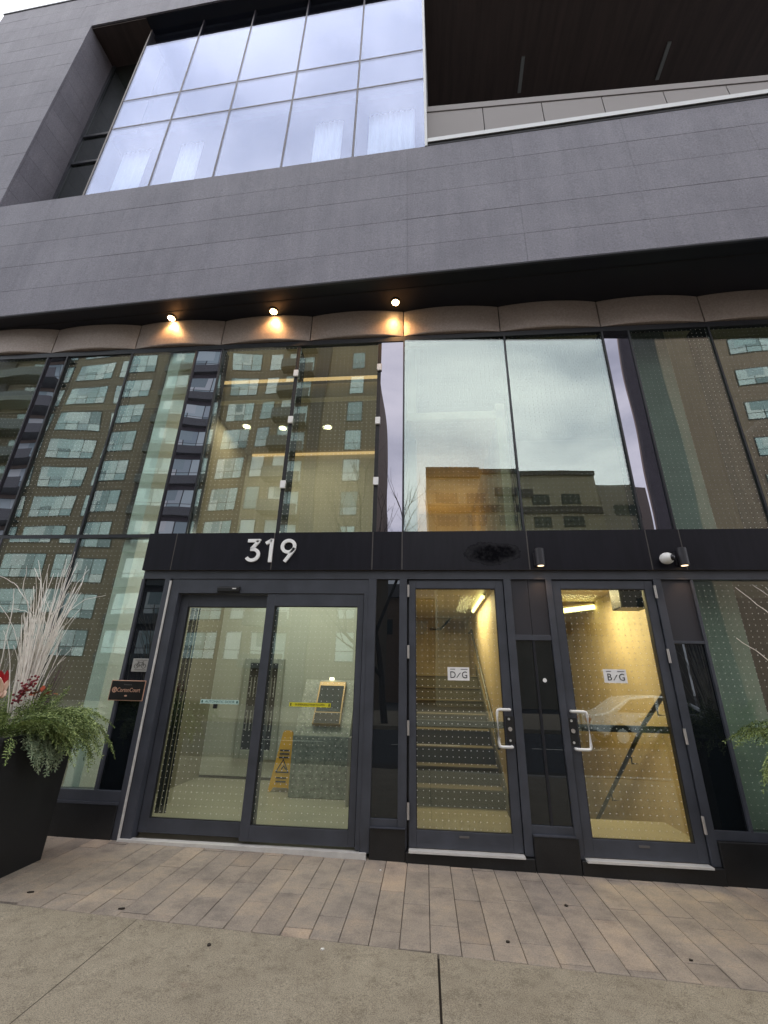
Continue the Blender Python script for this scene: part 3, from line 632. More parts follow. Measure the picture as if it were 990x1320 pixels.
for i, (x_, y_, lb) in enumerate(((-3.37, -.11, 'lit warm soffit downlight above the third bronze panel, leftmost of three'), (-1.94, -.13, 'lit warm soffit downlight in the middle of three'), (-.32, -.17, 'lit warm soffit downlight, rightmost of three, above the lavender strip of glass'))):
    e = empty('downlight', (x_, y_, 4.60), lb, 'downlight', 'lit downlights in the black soffit')
    m = MB(); m.cyl((x_, y_, 4.590), .062, .0145, n=28); m.build('trim_ring', MT['black'], e)
    m = MB(); m.cyl((x_, y_, 4.5845), .044, .005, n=28); m.build('lens', MT['glow_warm'], e)
    l = bpy.data.lights.new('downlight_lamp', 'SPOT'); l.energy = 12; l.color = (1, .50, .18); l.spot_size = R(128); l.spot_blend = 1; l.shadow_soft_size = .03
    lo = bpy.data.objects.new('lamp', l); COL.objects.link(lo); lo.parent = e; lo.location = (0, -.0, -.04)
for x_ in (1.135, 2.462):
    l = bpy.data.lights.new('sconce_lamp', 'SPOT'); l.energy = 1.6; l.color = (1, .62, .35); l.spot_size = R(100); l.spot_blend = .9; l.shadow_soft_size = .02
    lo = bpy.data.objects.new('lamp', l); COL.objects.link(lo); lo.location = (0, -.005, -.01)
    lo.parent = [o for o in COL.objects if o.name.startswith('wall_light') and abs(o.location.x-x_) < .01][0]
# motion sensor
e = empty('door_sensor', (-2.01, -.02, .885), 'black motion sensor on the frame above the left sliding door', 'sensor')
m = MB(); m.prism([(-.02, .878), (-.055, .885), (-.058, .92), (-.03, .942), (-.02, .942)], 'x', -2.13, -1.895); m.build('sensor_body', MT['black'], e, bevel=.003)
m = MB(); m.box(-1.965, -1.925, -.0615, -.057, .908, .918); m.build('status_light', MT['paper'], e)
# plates and plaques
e = empty('bicycle_plate', (-2.81, -.01, .09), 'square steel plate with a bicycle symbol on the dark side panel', 'plate')
m = MB(); m.box(-2.895, -2.725, -.018, -.004, .093, .216); m.build('plate', MT['plate'], e, bevel=.002)
m = MB(); cz = .145
for c_ in (-2.850, -2.772): stroke(m, arc(c_, cz, .020, .020, 0, 360, 20), .0035, -.0205, -.018)
for p in ([(-2.850, cz), (-2.835, cz+.034), (-2.812, cz+.0), (-2.850, cz)], [(-2.835, cz+.034), (-2.785, cz+.034), (-2.812, cz)], [(-2.772, cz), (-2.788, cz+.045), (-2.776, cz+.047)], [(-2.843, cz+.042), (-2.827, cz+.042)]): stroke(m, p, .0035, -.0205, -.018)
m.build('bicycle_symbol', MT['ink'], e)
m = MB()
for k, z in enumerate((.200, .108)): m.box(-2.87+.01*k, -2.745, -.0195, -.018, z, z+.004)
m.build('caption_line', MT['ink'], e)
e = empty('name_plaque', (-2.88, -.02, -.17), 'black plaque with copper edge and copper lettering on the storefront left of the sliding doors', 'plaque')
m = MB(); m.box(-3.055, -2.703, -.036, -.024, -.172, .012); m.build('edge_frame', MT['copper'], e, bevel=.002)
m = MB(); m.box(-3.048, -2.710, -.0385, -.030, -.165, .005); m.build('face', MT['plaque'], e)
m = MB(); stroke(m, arc(-3.005, -.075, .021, .021, 35, 395, 22), .008, -.0415, -.0385); stroke(m, [(-3.005, -.102), (-3.005, -.07), (-2.992, -.066)], .007, -.0415, -.0385); stroke(m, arc(-3.003, -.073, .010, .010, 0, 300, 12), .005, -.0415, -.0385); m.build('logo', MT['copper'], e)
text_mesh('CortenCourt', .054, 'lettering', MT['copper'], (-2.86, -.0395, -.077), .003, e, xs=.80)
text_mesh('Welcome to', .016, 'caption', MT['seam'], (-2.88, -.0395, -.028), .002, e)
m = MB(); m.ball((-2.88, -.0385, -.128), .012, (1.2, .1, .6), 12, 8); m.build('small_mark', MT['copper'], e)
def notice(xc, zc, s, label):
    e = empty('door_notice', (xc, .003, zc-.06), label, 'notice', 'white letter notices on the swing doors')
    m = MB(); m.box(xc-.10, xc+.10, .0068, .0095, zc-.058, zc+.058); m.build('sheet', MT['paper'], e)
    text_mesh(s[0], .085, 'letter', MT['ink'], (xc-.052, .0058, zc-.012), .002, e, xs=.9); text_mesh(s[1], .085, 'letter', MT['ink'], (xc+.056, .0058, zc-.012), .002, e, xs=.9)
    m = MB(); stroke(m, [(xc-.018, zc-.035), (xc-.004, zc-.018), (xc+.004, zc-.006), (xc+.018, zc+.010)], .006, .0048, .0068); m.build('slash', MT['ink'], e)
    m = MB(); m.box(xc-.075, xc-.03, .0055, .0068, zc+.037, zc+.043); m.box(xc+.022, xc+.085, .0055, .0068, zc+.037, zc+.043); m.build('caption_line', MT['seam'], e)
notice(.310, .134, 'DG', 'white notice reading D / G on the glass of the left swing door'); notice(1.712, .141, 'BG', 'white notice reading B / G on the glass of the right swing door')
m = MB(); m.cyl((1.085, -.002, .093), .018, -.003, 'y', 24); tag(m.build('round_sticker', MT['paper']), 'small round white sticker on the dark panel between the swing doors', 'sticker')
e = empty('door_sticker', (-1.98, .07, -.18), 'pale green strip reading automatic door on the left sliding glass', 'sticker')
m = MB(); m.box(-2.175, -1.79, .074, .0775, -.181, -.144); m.build('strip', MT['strip_g'], e)
text_mesh('AUTOMATIC DOOR', .031, 'lettering', MT['ink_g'], (-1.98, .0735, -.163), .0015, e, xs=1.05)
m = MB(); m.box(-2.165, -2.150, .0725, .074, -.173, -.152); m.box(-1.815, -1.80, .0725, .074, -.173, -.152); m.build('end_mark', MT['ink_g'], e)
m = MB(); m.box(-2.035, -2.0, .06, .0775, -.222, -.183); m.build('tab', MT['black'], e)
e = empty('door_sticker', (-1.075, .0, -.18), 'yellow emergency instruction strip on the right sliding glass', 'sticker')
m = MB(); m.box(-1.272, -.879, .0065, .010, -.183, -.147); m.build('strip', MT['strip_y'], e)
text_mesh('IN EMERGENCY PUSH TO OPEN', .024, 'lettering', MT['ink_y'], (-1.075, .006, -.165), .0015, e, xs=.82)
m = MB(); m.box(-1.264, -1.252, .005, .0065, -.177, -.153); m.box(-.899, -.887, .005, .0065, -.177, -.153); m.build('end_mark', MT['ink_y'], e)

# ================================================================== LOBBY THINGS
e = empty('intercom_pedestal', (-1.25, 1.75, -1.23), 'grey marble pedestal with a sloping pale marble face inside the sliding doors', 'pedestal')
m = MB(); m.prism([(1.55, -1.228), (2.1, -1.228), (2.1, -.575), (1.55, -.575)], 'x', -1.635, -.92); m.build('base_block', MT['ped'], e, bevel=.004)
m = MB(); m.prism([(1.56, -.573), (2.1, -.573), (2.1, .08), (1.96, .08)], 'x', -1.625, -.93); m.build('sloping_face', MT['pedtop'], e, bevel=.004)
m = MB(); m.box(-.895, -.865, 1.25, 2.1, -1.228, -.55); m.build('side_panel', MT['parapet'], e)
e = empty('intercom', (-1.25, 1.6, -.44), 'brass framed intercom with dark screen on the marble pedestal', 'intercom')
def tiltP(u, t, h):   # on the sloping face: u across, t up the slope 0..1, h out of it
    y = 1.56+.40*t; z = -.573+.653*t; nx = (0, -.653, .40); L_ = math.hypot(.653, .40); return (u, y+nx[1]/L_*h, z+nx[2]/L_*h)
def tb(m, u0, u1, t0, t1, h0, h1):
    q = [m.v(tiltP(*p)) for p in ((u0,t0,h0),(u1,t0,h0),(u1,t1,h0),(u0,t1,h0),(u0,t0,h1),(u1,t0,h1),(u1,t1,h1),(u0,t1,h1))]
    for f in ((0,3,2,1),(4,5,6,7),(0,1,5,4),(1,2,6,5),(2,3,7,6),(3,0,4,7)): m.bm.faces.new([q[i] for i in f])
m = MB(); tb(m, -1.415, -1.06, .16, .92, 0, .06); m.build('housing', MT['brass'], e, bevel=.004)
m = MB(); tb(m, -1.395, -1.08, .37, .84, .0605, .064); m.build('screen', MT['screen'], e)
m = MB()
for i in range(7): tb(m, -1.385+i*.043, -1.355+i*.043, .20, .23, .0640, .068)
m.build('keys', MT['ink'], e)
m = MB(); tb(m, -1.40, -1.075, .17, .35, .0605, .0635); m.build('lower_plate', MT['bark'], e)
m = MB(); tb(m, -1.385, -1.10, .33, .345, .064, .070); m.build('card_slot', MT['seam'], e)
m = MB(); m.box(-1.285, -1.235, 1.88, 1.93, .078, .11); m.build('glow_lamp', MT['glow_down'], e)
e = empty('wall_panel', (-2.41, 2.48, -.95), 'grey framed black slotted panel on the lobby back wall', 'wall panel')
m = MB(); x0, x1, z0, z1 = -2.72, -2.11, -.98, .37
m.box(x0, x0+.09, 2.43, 2.494, z0, z1); m.box(x1-.09, x1, 2.43, 2.494, z0, z1); m.box(x0+.09, x1-.09, 2.43, 2.494, z0, z0+.12); m.box(x0+.09, x1-.09, 2.43, 2.494, z1-.07, z1); m.build('surround', MT['surround'], e, bevel=.01)
m = MB(); m.box(x0+.09, x1-.09, 2.455, 2.49, z0+.12, z1-.07); m.build('slotted_board', MT['black'], e)
m = MB()
for zz in (-.62, -.17):
    for i in range(8): xx = x0+.125+i*.048+(.02 if i > 3 else 0); m.box(xx, xx+.012, 2.448, 2.454, zz, zz+.27)
m.build('slot', MT['plate'], e)
e = empty('wet_floor_sign', (-1.83, 1.9, -1.23), 'yellow folding wet floor sign standing left of the marble pedestal', 'floor sign')
def sign_leaf(y0, y1):
    m = MB(); t = .012; zt, zb_ = -.585, -1.228; xl, xr = -1.955, -1.68; w2 = .035

    A = [(-1.965, zb_), (-1.93, zb_), (-1.90, zb_+.045), (-1.72, zb_+.045), (-1.69, zb_), (-1.655, zb_), (-1.745, zt), (-1.765, zt+.03), (-1.855, zt+.03), (-1.875, zt)]
    def yy(z): k = (zt+.03-z)/(zt+.03-zb_); return y0+(y1-y0)*k
    f = [m.v((a_, yy(c_), c_)) for a_, c_ in A]; g_ = [m.v((a_, yy(c_)+t, c_)) for a_, c_ in A]
    m.bm.faces.new(f); m.bm.faces.new(g_[::-1])
    for i in range(len(A)): m.bm.faces.new((f[i], g_[i], g_[(i+1) % len(A)], f[(i+1) % len(A)]))
    return m.build('sign_leaf', MT['yellow'], e)
sl = sign_leaf(1.93, 1.80); sign_leaf(1.95, 2.10)
m = MB()
def sg(p, w2):   # marks lie on the front leaf
    k = lambda z: 1.93+(1.80-1.93)*((-.555-z)/(.673))
    y_ = k(p[0][1]); stroke(m, p, w2, y_-.008, y_-.003)
sg([(-1.895, -1.02), (-1.81, -.88), (-1.735, -1.02), (-1.895, -1.02)], .012)
sg([(-1.83, -.99), (-1.80, -.95), (-1.77, -.99)], .012)
for z in (-1.08, -1.12, -.78, -.82, -.86): sg([(-1.88, z), (-1.75, z)], .016)
m.build('warning_mark', MT['ink'], sl)
def tube_light(p0, p1, r, label, back):
    e = empty('tube_light', p0, label, 'tube light', 'lit tube lights in the stairwells')
    m = MB(); m.tube([p0, p1], r, 10); m.build('tube', MT['glow_tube'], e)
    q0 = tuple(a_+b_ for a_, b_ in zip(p0, back)); q1 = tuple(a_+b_ for a_, b_ in zip(p1, back))
    m = MB(); m.tube([q0, q1], r*1.15, 6); m.build('batten', MT['stairwall'], e); return e
tube_light((.835, 2.0, 1.235), (.835, 3.3, 1.245), .032, 'lit tube light on the yellow wall behind the D/G door', (.022, 0, .0))
tube_light((2.55-.12-.0, 2.2, 1.14), (1.75, 2.2, 1.05), .035, 'lit tube light glowing at the top of the B/G door', (0, .04, .03))
def arealight(loc, sx_, sy_, e_, col, rot=(0, 0, 0), parent=None, nm='lamp'):
    l = bpy.data.lights.new(nm, 'AREA'); l.shape = 'RECTANGLE'; l.size = sx_; l.size_y = sy_; l.energy = e_; l.color = col
    o = bpy.data.objects.new(nm, l); COL.objects.link(o); o.location = loc; o.rotation_euler = rot
    if parent: o.parent = parent; o.location = Vector(loc)-wloc(parent)
    return o
dl = [(-2.85, 1.52, 'leftmost lobby ceiling downlight seen through the clamped glass'), (-2.27, 1.6, 'lobby ceiling downlight beside the upper clamped joint'), (-1.52, 1.61, 'lobby ceiling downlight in the middle of the right clamped pane'),
      (-5.02, 2.6, 'left of a pair of side room downlights behind the second window bay'), (-4.86, 2.6, 'right of a pair of side room downlights behind the second window bay'), (-3.95, 2.2, 'side room downlight nearest the white wall end, the upper one'), (-4.55, 3.6, 'side room downlight deepest in the room near the back wall')]
for x_, y_, lb in dl:
    e = empty('ceiling_light', (x_, y_, 3.91), lb, 'ceiling light', 'round ceiling lights inside the lobby')
    m = MB(); m.cyl((x_, y_, 3.908), .075, .010, n=20); m.build('trim_ring', MT['white'], e)
    m = MB(); m.cyl((x_, y_, 3.903), .055, .004, n=20); m.build('lens', MT['glow_down'], e)
    arealight((x_, y_, 3.895), .12, .12, 3.2 if x_ > -3.3 else 1.2, (1, .80, .55), parent=e)
arealight((.3, 2.7, 1.6), .4, .3, 5, (1, .58, .18), (R(180), 0, 0), parent=cv2)  # added lamp without a fixture, gives the upper right room its warm glow
arealight((-1.8, 1.4, 1.9), 1.6, .8, 16, (1, .97, .88), parent=cvl)  # unseen lamp added to light the lower lobby, separate from the cove
arealight((.62, 2.4, 1.2), .2, 1.4, 17, (1, .75, .42), parent=[o for o in COL.objects if o.name == 'tube_light'][0])
arealight((1.75, 1.5, 1.16), .9, .3, 15, (1, .72, .38), parent=[o for o in COL.objects if o.name == 'tube_light.001'][0])
arealight((1.8, 1.0, 1.18), .8, .5, 8, (1, .80, .50), parent=[o for o in COL.objects if o.name == 'tube_light.001'][0])

# ================================================================== GROUND
m = MB()
x = -9.0
while x < 7.0:
    y = .0+0; yend0 = pl(x); off = random.choice([.10, .22, .36, .47, .58]); yy_ = -off
    cuts = [.0]
    t = -off
    while t > yend0: cuts.append(t); t -= .53
    cuts.append(None)
    for i in range(len(cuts)-1):
        a0 = cuts[i]; b0 = cuts[i+1]; g = .004; x0, x1 = x+g/2, x+.17-g/2
        ya0 = ya1 = a0-.003
        yb0, yb1 = (b0+.003, b0+.003) if b0 is not None else (pl(x0)+.004, pl(x1)+.004)
        if ya0-yb0 < .03: continue
        dz = random.uniform(-.0015, .0015)
        top = [(x0, yb0), (x1, yb1), (x1, ya1), (x0, ya0)]
        T = [m.v((p, q, gz(p, q)+dz)) for p, q in top]; Bq = [m.v((p, q, gz(p, q)-.05)) for p, q in top]
        m.bm.faces.new(T)
        for k in range(4): m.bm.faces.new((Bq[k], Bq[(k+1) % 4], T[(k+1) % 4], T[k]))
    x += .17
tag(m.build('paver_strip', MT['paver'], None, bevel=.002, seg=1), None, None, None, 'structure')
m = MB()
n = 40
for i in range(n):
    x0 = -9+16*i/n; x1 = -9+16*(i+1)/n
    m.face([(x0, -5.4, gz(x0, -5.4)-.018), (x1, -5.4, gz(x1, -5.4)-.018), (x1, .3, gz(x1, 0)-.018), (x0, .3, gz(x0, 0)-.018)])
tag(m.build('joint_bed', MT['joint']), None, None, None, 'structure')
m = MB(); xj = [-9.0, -7.04, -5.27, -3.49, -1.716, .052, 1.826, 3.6, 5.37, 7.0]
for a, b in zip(xj, xj[1:]):
    ga = .006 if abs(a-.052) < .01 else .0022; gb = .006 if abs(b-.052) < .01 else .0022
    for (ya, yb) in ((None, -3.0), (-3.006, -4.7)):
        x0, x1 = a+ga, b-gb; k = 6
        for j in range(k):
            p0 = x0+(x1-x0)*j/k; p1 = x0+(x1-x0)*(j+1)/k
            t0 = pl(p0)-.003 if ya is None else ya; t1 = pl(p1)-.003 if ya is None else ya
            m.face([(p0, yb, gz(p0, yb)), (p1, yb, gz(p1, yb)), (p1, t1, gz(p1, t1)), (p0, t0, gz(p0, t0))])
tag(m.build('pavement', MT['conc']), None, None, None, 'structure')
def zk(x_): return gz(x_, -4.8)
m = MB(); q0 = [(-60, -4.71), (60, -4.71), (60, -4.88), (-60, -4.88)]
m.box(-60, 60, -4.9, -4.705, -1.75, -1.39); tag(m.build('kerb', MT['kerb'], bevel=.01), None, None, None, 'structure')
m = MB(); m.face([(-90, -15, -1.52), (90, -15, -1.52), (90, -4.89, -1.52), (-90, -4.89, -1.52)]); tag(m.build('road', MT['asphalt']), None, None, None, 'structure')
m = MB()
for k in range(-12, 13): m.box(k*4-1, k*4+1, -10.06, -9.94, -1.519, -1.514)
tag(m.build('road_marking', MT['linepaint']), None, None, None, 'structure')
m = MB(); m.box(-90, 90, -28, -15, -1.8, -1.38); tag(m.build('far_pavement', MT['conc']), None, None, None, 'structure')
m = MB(); m.face([(-400, -500, -1.85), (400, -500, -1.85), (400, 60, -1.85), (-400, 60, -1.85)]); tag(m.build('ground', MT['asphalt']), None, None, None, 'structure')
def speck(x_, y_, lx, ly, lab, mat='leafdry', name='fallen_leaf', cat='leaf', a=0):
    m = MB(); n = 9
    pts = [(math.cos(2*math.pi*i/n)*lx*random.uniform(.75, 1.1), math.sin(2*math.pi*i/n)*ly*random.uniform(.75, 1.1)) for i in range(n)]
    T = [m.v((x_+p*math.cos(a)-q*math.sin(a), y_+p*math.sin(a)+q*math.cos(a), gz(x_, y_)+.005+random.uniform(0, .004))) for p, q in pts]
    Bq = [m.v((v.co.x, v.co.y, gz(x_, y_)+.001)) for v in T]
    m.bm.faces.new(T)
    for k in range(n): m.bm.faces.new((Bq[k], Bq[(k+1) % n], T[(k+1) % n], T[k]))
    tag(m.build(name, MT[mat]), lab, cat, 'small litter on the pavement')
speck(-2.58, -1.03, .022, .008, 'dark curled leaf on the pavers near the left planter', a=.2)
speck(-1.88, -1.13, .024, .008, 'dark leaf lying across the paver edge left of the sliding doors', a=.3)
speck(-1.18, -1.42, .012, .010, 'dark fleck on the concrete below the left sliding door')
speck(-.57, -1.36, .010, .008, 'pale fleck on the concrete left of the dark joint', 'gum', 'gum_spot', 'spot')
speck(.45, -1.12, .012, .010, 'small dark spot on the pavers below the left swing door', a=0)
speck(.92, -.60, .013, .012, 'dark spot on the pavers in front of the middle panel')
speck(1.42, -1.14, .011, .009, 'dark speck on the pavers toward the right edge')
speck(-.36, -.25, .007, .006, 'tiny white fleck on the pavers by the narrow dark pane', 'gum', 'gum_spot', 'spot')
for k in range(0): pass

# ================================================================== PLANTERS
def planter(cx_, cy, label):
    zg = gz(cx_, cy); e = empty('planter', (cx_, cy, zg), label, 'planter', 'tall black planters flanking the entrance')
    w0, w1, zt = .335, .35, -.385
    m = MB(); rings = []
    for (w_, z) in ((w0, zg-.01), (w1, zt-.03), (w1+.004, zt-.028), (w1+.004, zt), (w1-.03, zt), (w1-.03, zt-.06)):
        rings.append([m.v((cx_+a*w_, cy+b*w_, z)) for a, b in ((-1, -1), (1, -1), (1, 1), (-1, 1))])
    for a, b in zip(rings, rings[1:]):
        for k in range(4): m.bm.faces.new((a[k], a[(k+1) % 4], b[(k+1) % 4], b[k]))
    m.bm.faces.new(rings[0][::-1]); m.build('planter_box', MT['planter'], e, bevel=.006)
    m = MB(); m.box(cx_-w1+.03, cx_+w1-.03, cy-w1+.03, cy+w1-.03, zt-.1, zt-.055); m.build('soil', MT['soil'], e); return e
planter(-3.285, -.86, 'tall square black planter left of the sliding doors')
planter(2.96, -.86, 'tall square black planter right of the swing doors')
def spray(m, base, d0, L_, droop, flat=.0, dens=1.0, leaf=.011, width=.42):
    """one flat evergreen spray: curved rib with side branchlets of small scale leaves"""
    base = Vector(base); d = Vector(d0).normalized(); n = int(L_/.018); p = base.copy()
    side = d.cross(Vector((0, 0, 1))).normalized() if abs(d.z) < .95 else Vector((1, 0, 0))
    roll = random.uniform(-.7, .7)
    for i in range(n):
        t = i/n; d = (d+Vector((0, 0, -droop*.06))+Vector((random.gauss(0, .02),)*3)).normalized(); p2 = p+d*(L_/n)
        up_ = side.cross(d).normalized(); sd = (side*math.cos(roll)+up_*math.sin(roll)).normalized(); nrm = sd.cross(d).normalized()
        for sgn in (-1, 1):
            bl = L_*width*(1-t)**.8*(.25+.75*min(1, t*4+.2))*random.uniform(.6, 1.1)
            bd = (d*.8+sd*sgn*.75).normalized(); q = p.copy(); k = max(1, int(bl/(leaf*1.1)))
            for j in range(k):
                bd = (bd+Vector((0, 0, -droop*.10))+d*.03+Vector((random.gauss(0, .06), random.gauss(0, .06), random.gauss(0, .06)))).normalized()
                q2 = q+bd*leaf*1.1; wv = (bd.cross(nrm)).normalized()
                nn_ = (nrm+Vector((random.gauss(0, .5), random.gauss(0, .5), random.gauss(0, .5)))).normalized(); wv = bd.cross(nn_).normalized()
                for s2 in (-1, 1):
                    if random.random() > dens: continue
                    l2 = leaf*random.uniform(.8, 1.6); a = q; b_ = q+(bd*.8+wv*s2*.8)*l2
                    off = wv.cross(bd)*leaf*.12+bd*leaf*.28
                    try: m.bm.faces.new([m.bm.verts.new(v_) for v_ in (a, a+(b_-a)*.5+off, b_, a+(b_-a)*.5-off)])
                    except ValueError: pass
                q = q2
        p = p2
def greenery(cx_, cy, label, seed, n1=70):
    random.seed(seed)
    e = empty('cedar_greenery', (cx_, cy, -.42), label, 'greenery', 'evergreen sprays in the planters')
    m = MB()
    for i in range(16):
        a = random.uniform(0, 2*math.pi); spray(m, (cx_+math.cos(a)*.2, cy+math.sin(a)*.2, -.42), (math.cos(a)*.5+.15, math.sin(a)*.4, 1.5), random.uniform(.34, .5), .2, leaf=.0165, dens=.85)
    for i in range(n1):
        a = random.uniform(0, 2*math.pi); r0 = random.uniform(.0, .26)
        b = (cx_+math.cos(a)*r0, cy+math.sin(a)*r0, -.44+random.uniform(0, .03))
        el_ = random.uniform(.1, 2.8); L_ = random.uniform(.26, .46)
        spray(m, b, (math.cos(a), math.sin(a), el_), L_, random.uniform(.3, 1.2), leaf=.0165, dens=.9)
    for i in range(26):     # overflow at the rim
        a = random.uniform(0, 2*math.pi); c_, s_ = math.cos(a), math.sin(a); k = .28/max(abs(c_), abs(s_))
        spray(m, (cx_+c_*k, cy+s_*k, -.37), (c_, s_, random.uniform(.1, .5)), random.uniform(.26, .40), random.uniform(1.0, 2.2), leaf=.016, dens=.9)
    m.build('cedar_sprays', MT['cedar'], e)
    m = MB()
    for i in range(16):
        a = random.uniform(0, 2*math.pi); c_, s_ = math.cos(a), math.sin(a); k = .26/max(abs(c_), abs(s_))
        spray(m, (cx_+c_*k, cy+s_*k, -.36), (c_, s_, random.uniform(-.1, .35)), random.uniform(.18, .30), random.uniform(1.8, 2.8), leaf=.017, width=.36)
    m.build('fir_sprays', MT['fir'], e)
    return e
GL = greenery(-3.285, -.86, 'cedar and fir sprays spilling over the rim of the left planter', 3, 72)
# long overhang toward the doors
random.seed(5); m = MB()
for i in range(24): spray(m, (-3.05+random.uniform(-.08, .04), -.95+random.uniform(-.15, .3), -.36), (1, random.uniform(-.3, .35), random.uniform(.35, 1.1)), random.uniform(.46, .72), random.uniform(.5, 1.2), leaf=.017, dens=.9)
m.build('cedar_sprays', MT['cedar'], GL)
m = MB()
for i in range(14): spray(m, (-2.95+random.uniform(-.05, .05), -.95+random.uniform(-.1, .2), -.38), (1, random.uniform(-.4, .1), random.uniform(-.1, .2)), random.uniform(.26, .38), random.uniform(1.6, 2.6), leaf=.018)
m.build('fir_sprays', MT['fir'], GL)
m = MB()
for i in range(26):     # yellow-green lobed leaves near the rim
    a = random.uniform(-.5, 2*math.pi-.5); r_ = random.uniform(.1, .33); cpt = Vector((-3.285+math.cos(a)*r_, -.86+math.sin(a)*r_-.02, -.33+random.uniform(0, .06)))
    t = Vector((random.gauss(0, 1), random.gauss(0, 1), random.gauss(0, .4))).normalized(); u = t.cross(Vector((0, 0, 1))).normalized(); l_ = random.uniform(.03, .055); nz = Vector((0, 0, .012))
    pts = [cpt-t*l_, cpt-t*l_*.3+u*l_*.5+nz, cpt+u*l_*.25, cpt+t*l_*.4+u*l_*.55, cpt+t*l_, cpt+t*l_*.3-u*l_*.5, cpt-u*l_*.2+nz, cpt-t*l_*.4-u*l_*.5]
    c0 = m.bm.verts.new(cpt+nz*.8); vs = [m.bm.verts.new(p) for p in pts]
    for k in range(8): m.bm.faces.new((c0, vs[k], vs[(k+1) % 8]))
m.build('lobed_leaves', MT['olive'], GL)
GR = greenery(2.96, -.86, 'cedar sprays spilling toward the right swing door from the right planter', 11, 60)
random.seed(21); m = MB()
for i in range(14): spray(m, (2.66, -.9+random.uniform(-.1, .25), -.34+random.uniform(0, .1)), (-1, random.uniform(-.2, .25), random.uniform(.1, .75)), random.uniform(.36, .62), random.uniform(.7, 1.6), leaf=.016, dens=.9)
m.build('cedar_sprays', MT['cedar'], GR)
# twigs
def twigs(name, base, n, length, spread, lean, mat, label, seed, rr=(.0022, .0042), curl=.5, top=(1, 1), strays=(), br=0.0, hint=None):
    random.seed(seed); m = MB()
    for i in range(n):
        a = random.uniform(0, 2*math.pi); r0 = random.uniform(0, .075)
        p = Vector((base[0]+math.cos(a)*r0, base[1]+math.sin(a)*r0*.8, base[2]))
        d = Vector((lean[0]+math.cos(a)*spread*random.uniform(.1, 1), lean[1]+math.sin(a)*spread*random.uniform(.1, 1), 1)).normalized()
        L_ = length*random.uniform(.5, 1.0)*(1 if random.random() < .75 else .7); k = 9; pts = [p.copy()]
        cd = Vector((math.cos(a)+random.gauss(0, .5), math.sin(a)+random.gauss(0, .5), -.2))*curl*random.choice([.1, .2, .35, .6, 1])
        r_ = random.uniform(*rr)
        for j in range(k):
            d = (d+cd*.05*(j/k)*1.6+Vector((random.gauss(0, .03), random.gauss(0, .03), 0))).normalized(); p = p+d*L_/k; pts.append(p.copy())
            if br and j > 4 and random.random() < br:
                d3 = (d+Vector((random.gauss(0, .4), random.gauss(0, .4), .2))).normalized(); q = [p.copy()]
                for _ in range(3): q.append(q[-1]+d3*L_*.055); d3 = (d3+Vector((random.gauss(0, .1), random.gauss(0, .1), .05))).normalized()
                m.tube([tuple(v_) for v_ in q], [r_*.5, r_*.4, r_*.3, r_*.2], 4)
        m.tube([tuple(v_) for v_ in pts], [r_*(1-.7*j/k) for j in range(k+1)], 5)
    for pts, r_ in strays: 
        ps = [Vector(q) for q in pts]; out_ = []
        for i in range(len(ps)-1):
            for j in range(5): out_.append(tuple(ps[i].lerp(ps[i+1], j/5)+Vector((random.gauss(0, .003), 0, random.gauss(0, .003)))))
        out_.append(tuple(ps[-1])); m.tube(out_, [r_*(1-.55*j/len(out_)) for j in range(len(out_))], 5)
    return tag(m.build(name, MT[mat]), label, 'twigs', 'dried twigs in the planters')
twigs('birch_twigs', (-3.17, -.86, -.42), 95, 1.42, .075, (-.02, 0), 'twig', 'thick sheaf of bleached pinkish twigs fanning up from the left planter', 31, (.0045, .0075), 1.1, br=.14,
      strays=(([(-3.16, -.88, -.2), (-3.12, -.88, .25), (-3.02, -.88, .52), (-2.88, -.88, .64), (-2.70, -.88, .68)], .0042), ([(-3.16, -.88, -.2), (-3.11, -.88, .2), (-3.0, -.88, .42), (-2.9, -.88, .56)], .004),
              ([(-3.22, -.88, -.2), (-3.28, -.88, .35), (-3.40, -.88, .62), (-3.58, -.88, .78), (-3.78, -.88, .86)], .004), ([(-3.2, -.88, -.2), (-3.26, -.88, .5), (-3.34, -.88, .8), (-3.44, -.88, .92)], .004),
              ([(-3.45, -.85, -.3), (-3.50, -.85, .2), (-3.56, -.85, .62), (-3.60, -.85, .74)], .0045), ([(-3.2, -.88, -.2), (-3.24, -.88, .3), (-3.33, -.88, .52), (-3.50, -.88, .56), (-3.57, -.88, .55)], .0035),
              ([(-3.15, -.88, -.2), (-3.08, -.88, .3), (-2.98, -.88, .58), (-2.93, -.88, .70)], .004), ([(-3.15, -.88, -.2), (-3.08, -.88, .4), (-2.99, -.88, .78), (-2.92, -.88, .90)], .004)))
twigs('silver_twigs', (-3.42, -.92, -.42), 34, .72, .14, (.0, 0), 'twig_g', 'sparse short silvery twigs at the left edge of the left planter', 32, (.002, .0038), .5, br=.25)
twigs('plum_twigs', (-3.12, -.80, -.42), 18, .86, .05, (.20, 0), 'twig_d', 'dark plum twigs leaning right behind the pale sheaf', 33, (.0025, .004), .3)
twigs('bleached_twigs', (2.98, -.86, -.42), 60, 1.3, .12, (-.02, 0), 'twig', 'bleached twigs of the right planter with tips reaching over the right edge glass', 34, (.003, .005), .7, br=.12,
      strays=(([(2.9, -.82, -.2), (2.78, -.82, .35), (2.60, -.81, .56), (2.40, -.80, .78)], .0045), ([(2.9, -.82, -.2), (2.85, -.82, .5), (2.62, -.8, .72), (2.53, -.80, .80)], .004), ([(2.9, -.8, -.3), (2.7, -.8, .1), (2.49, -.8, .25), (2.31, -.8, .40)], .004)))
random.seed(41)
m = MB()
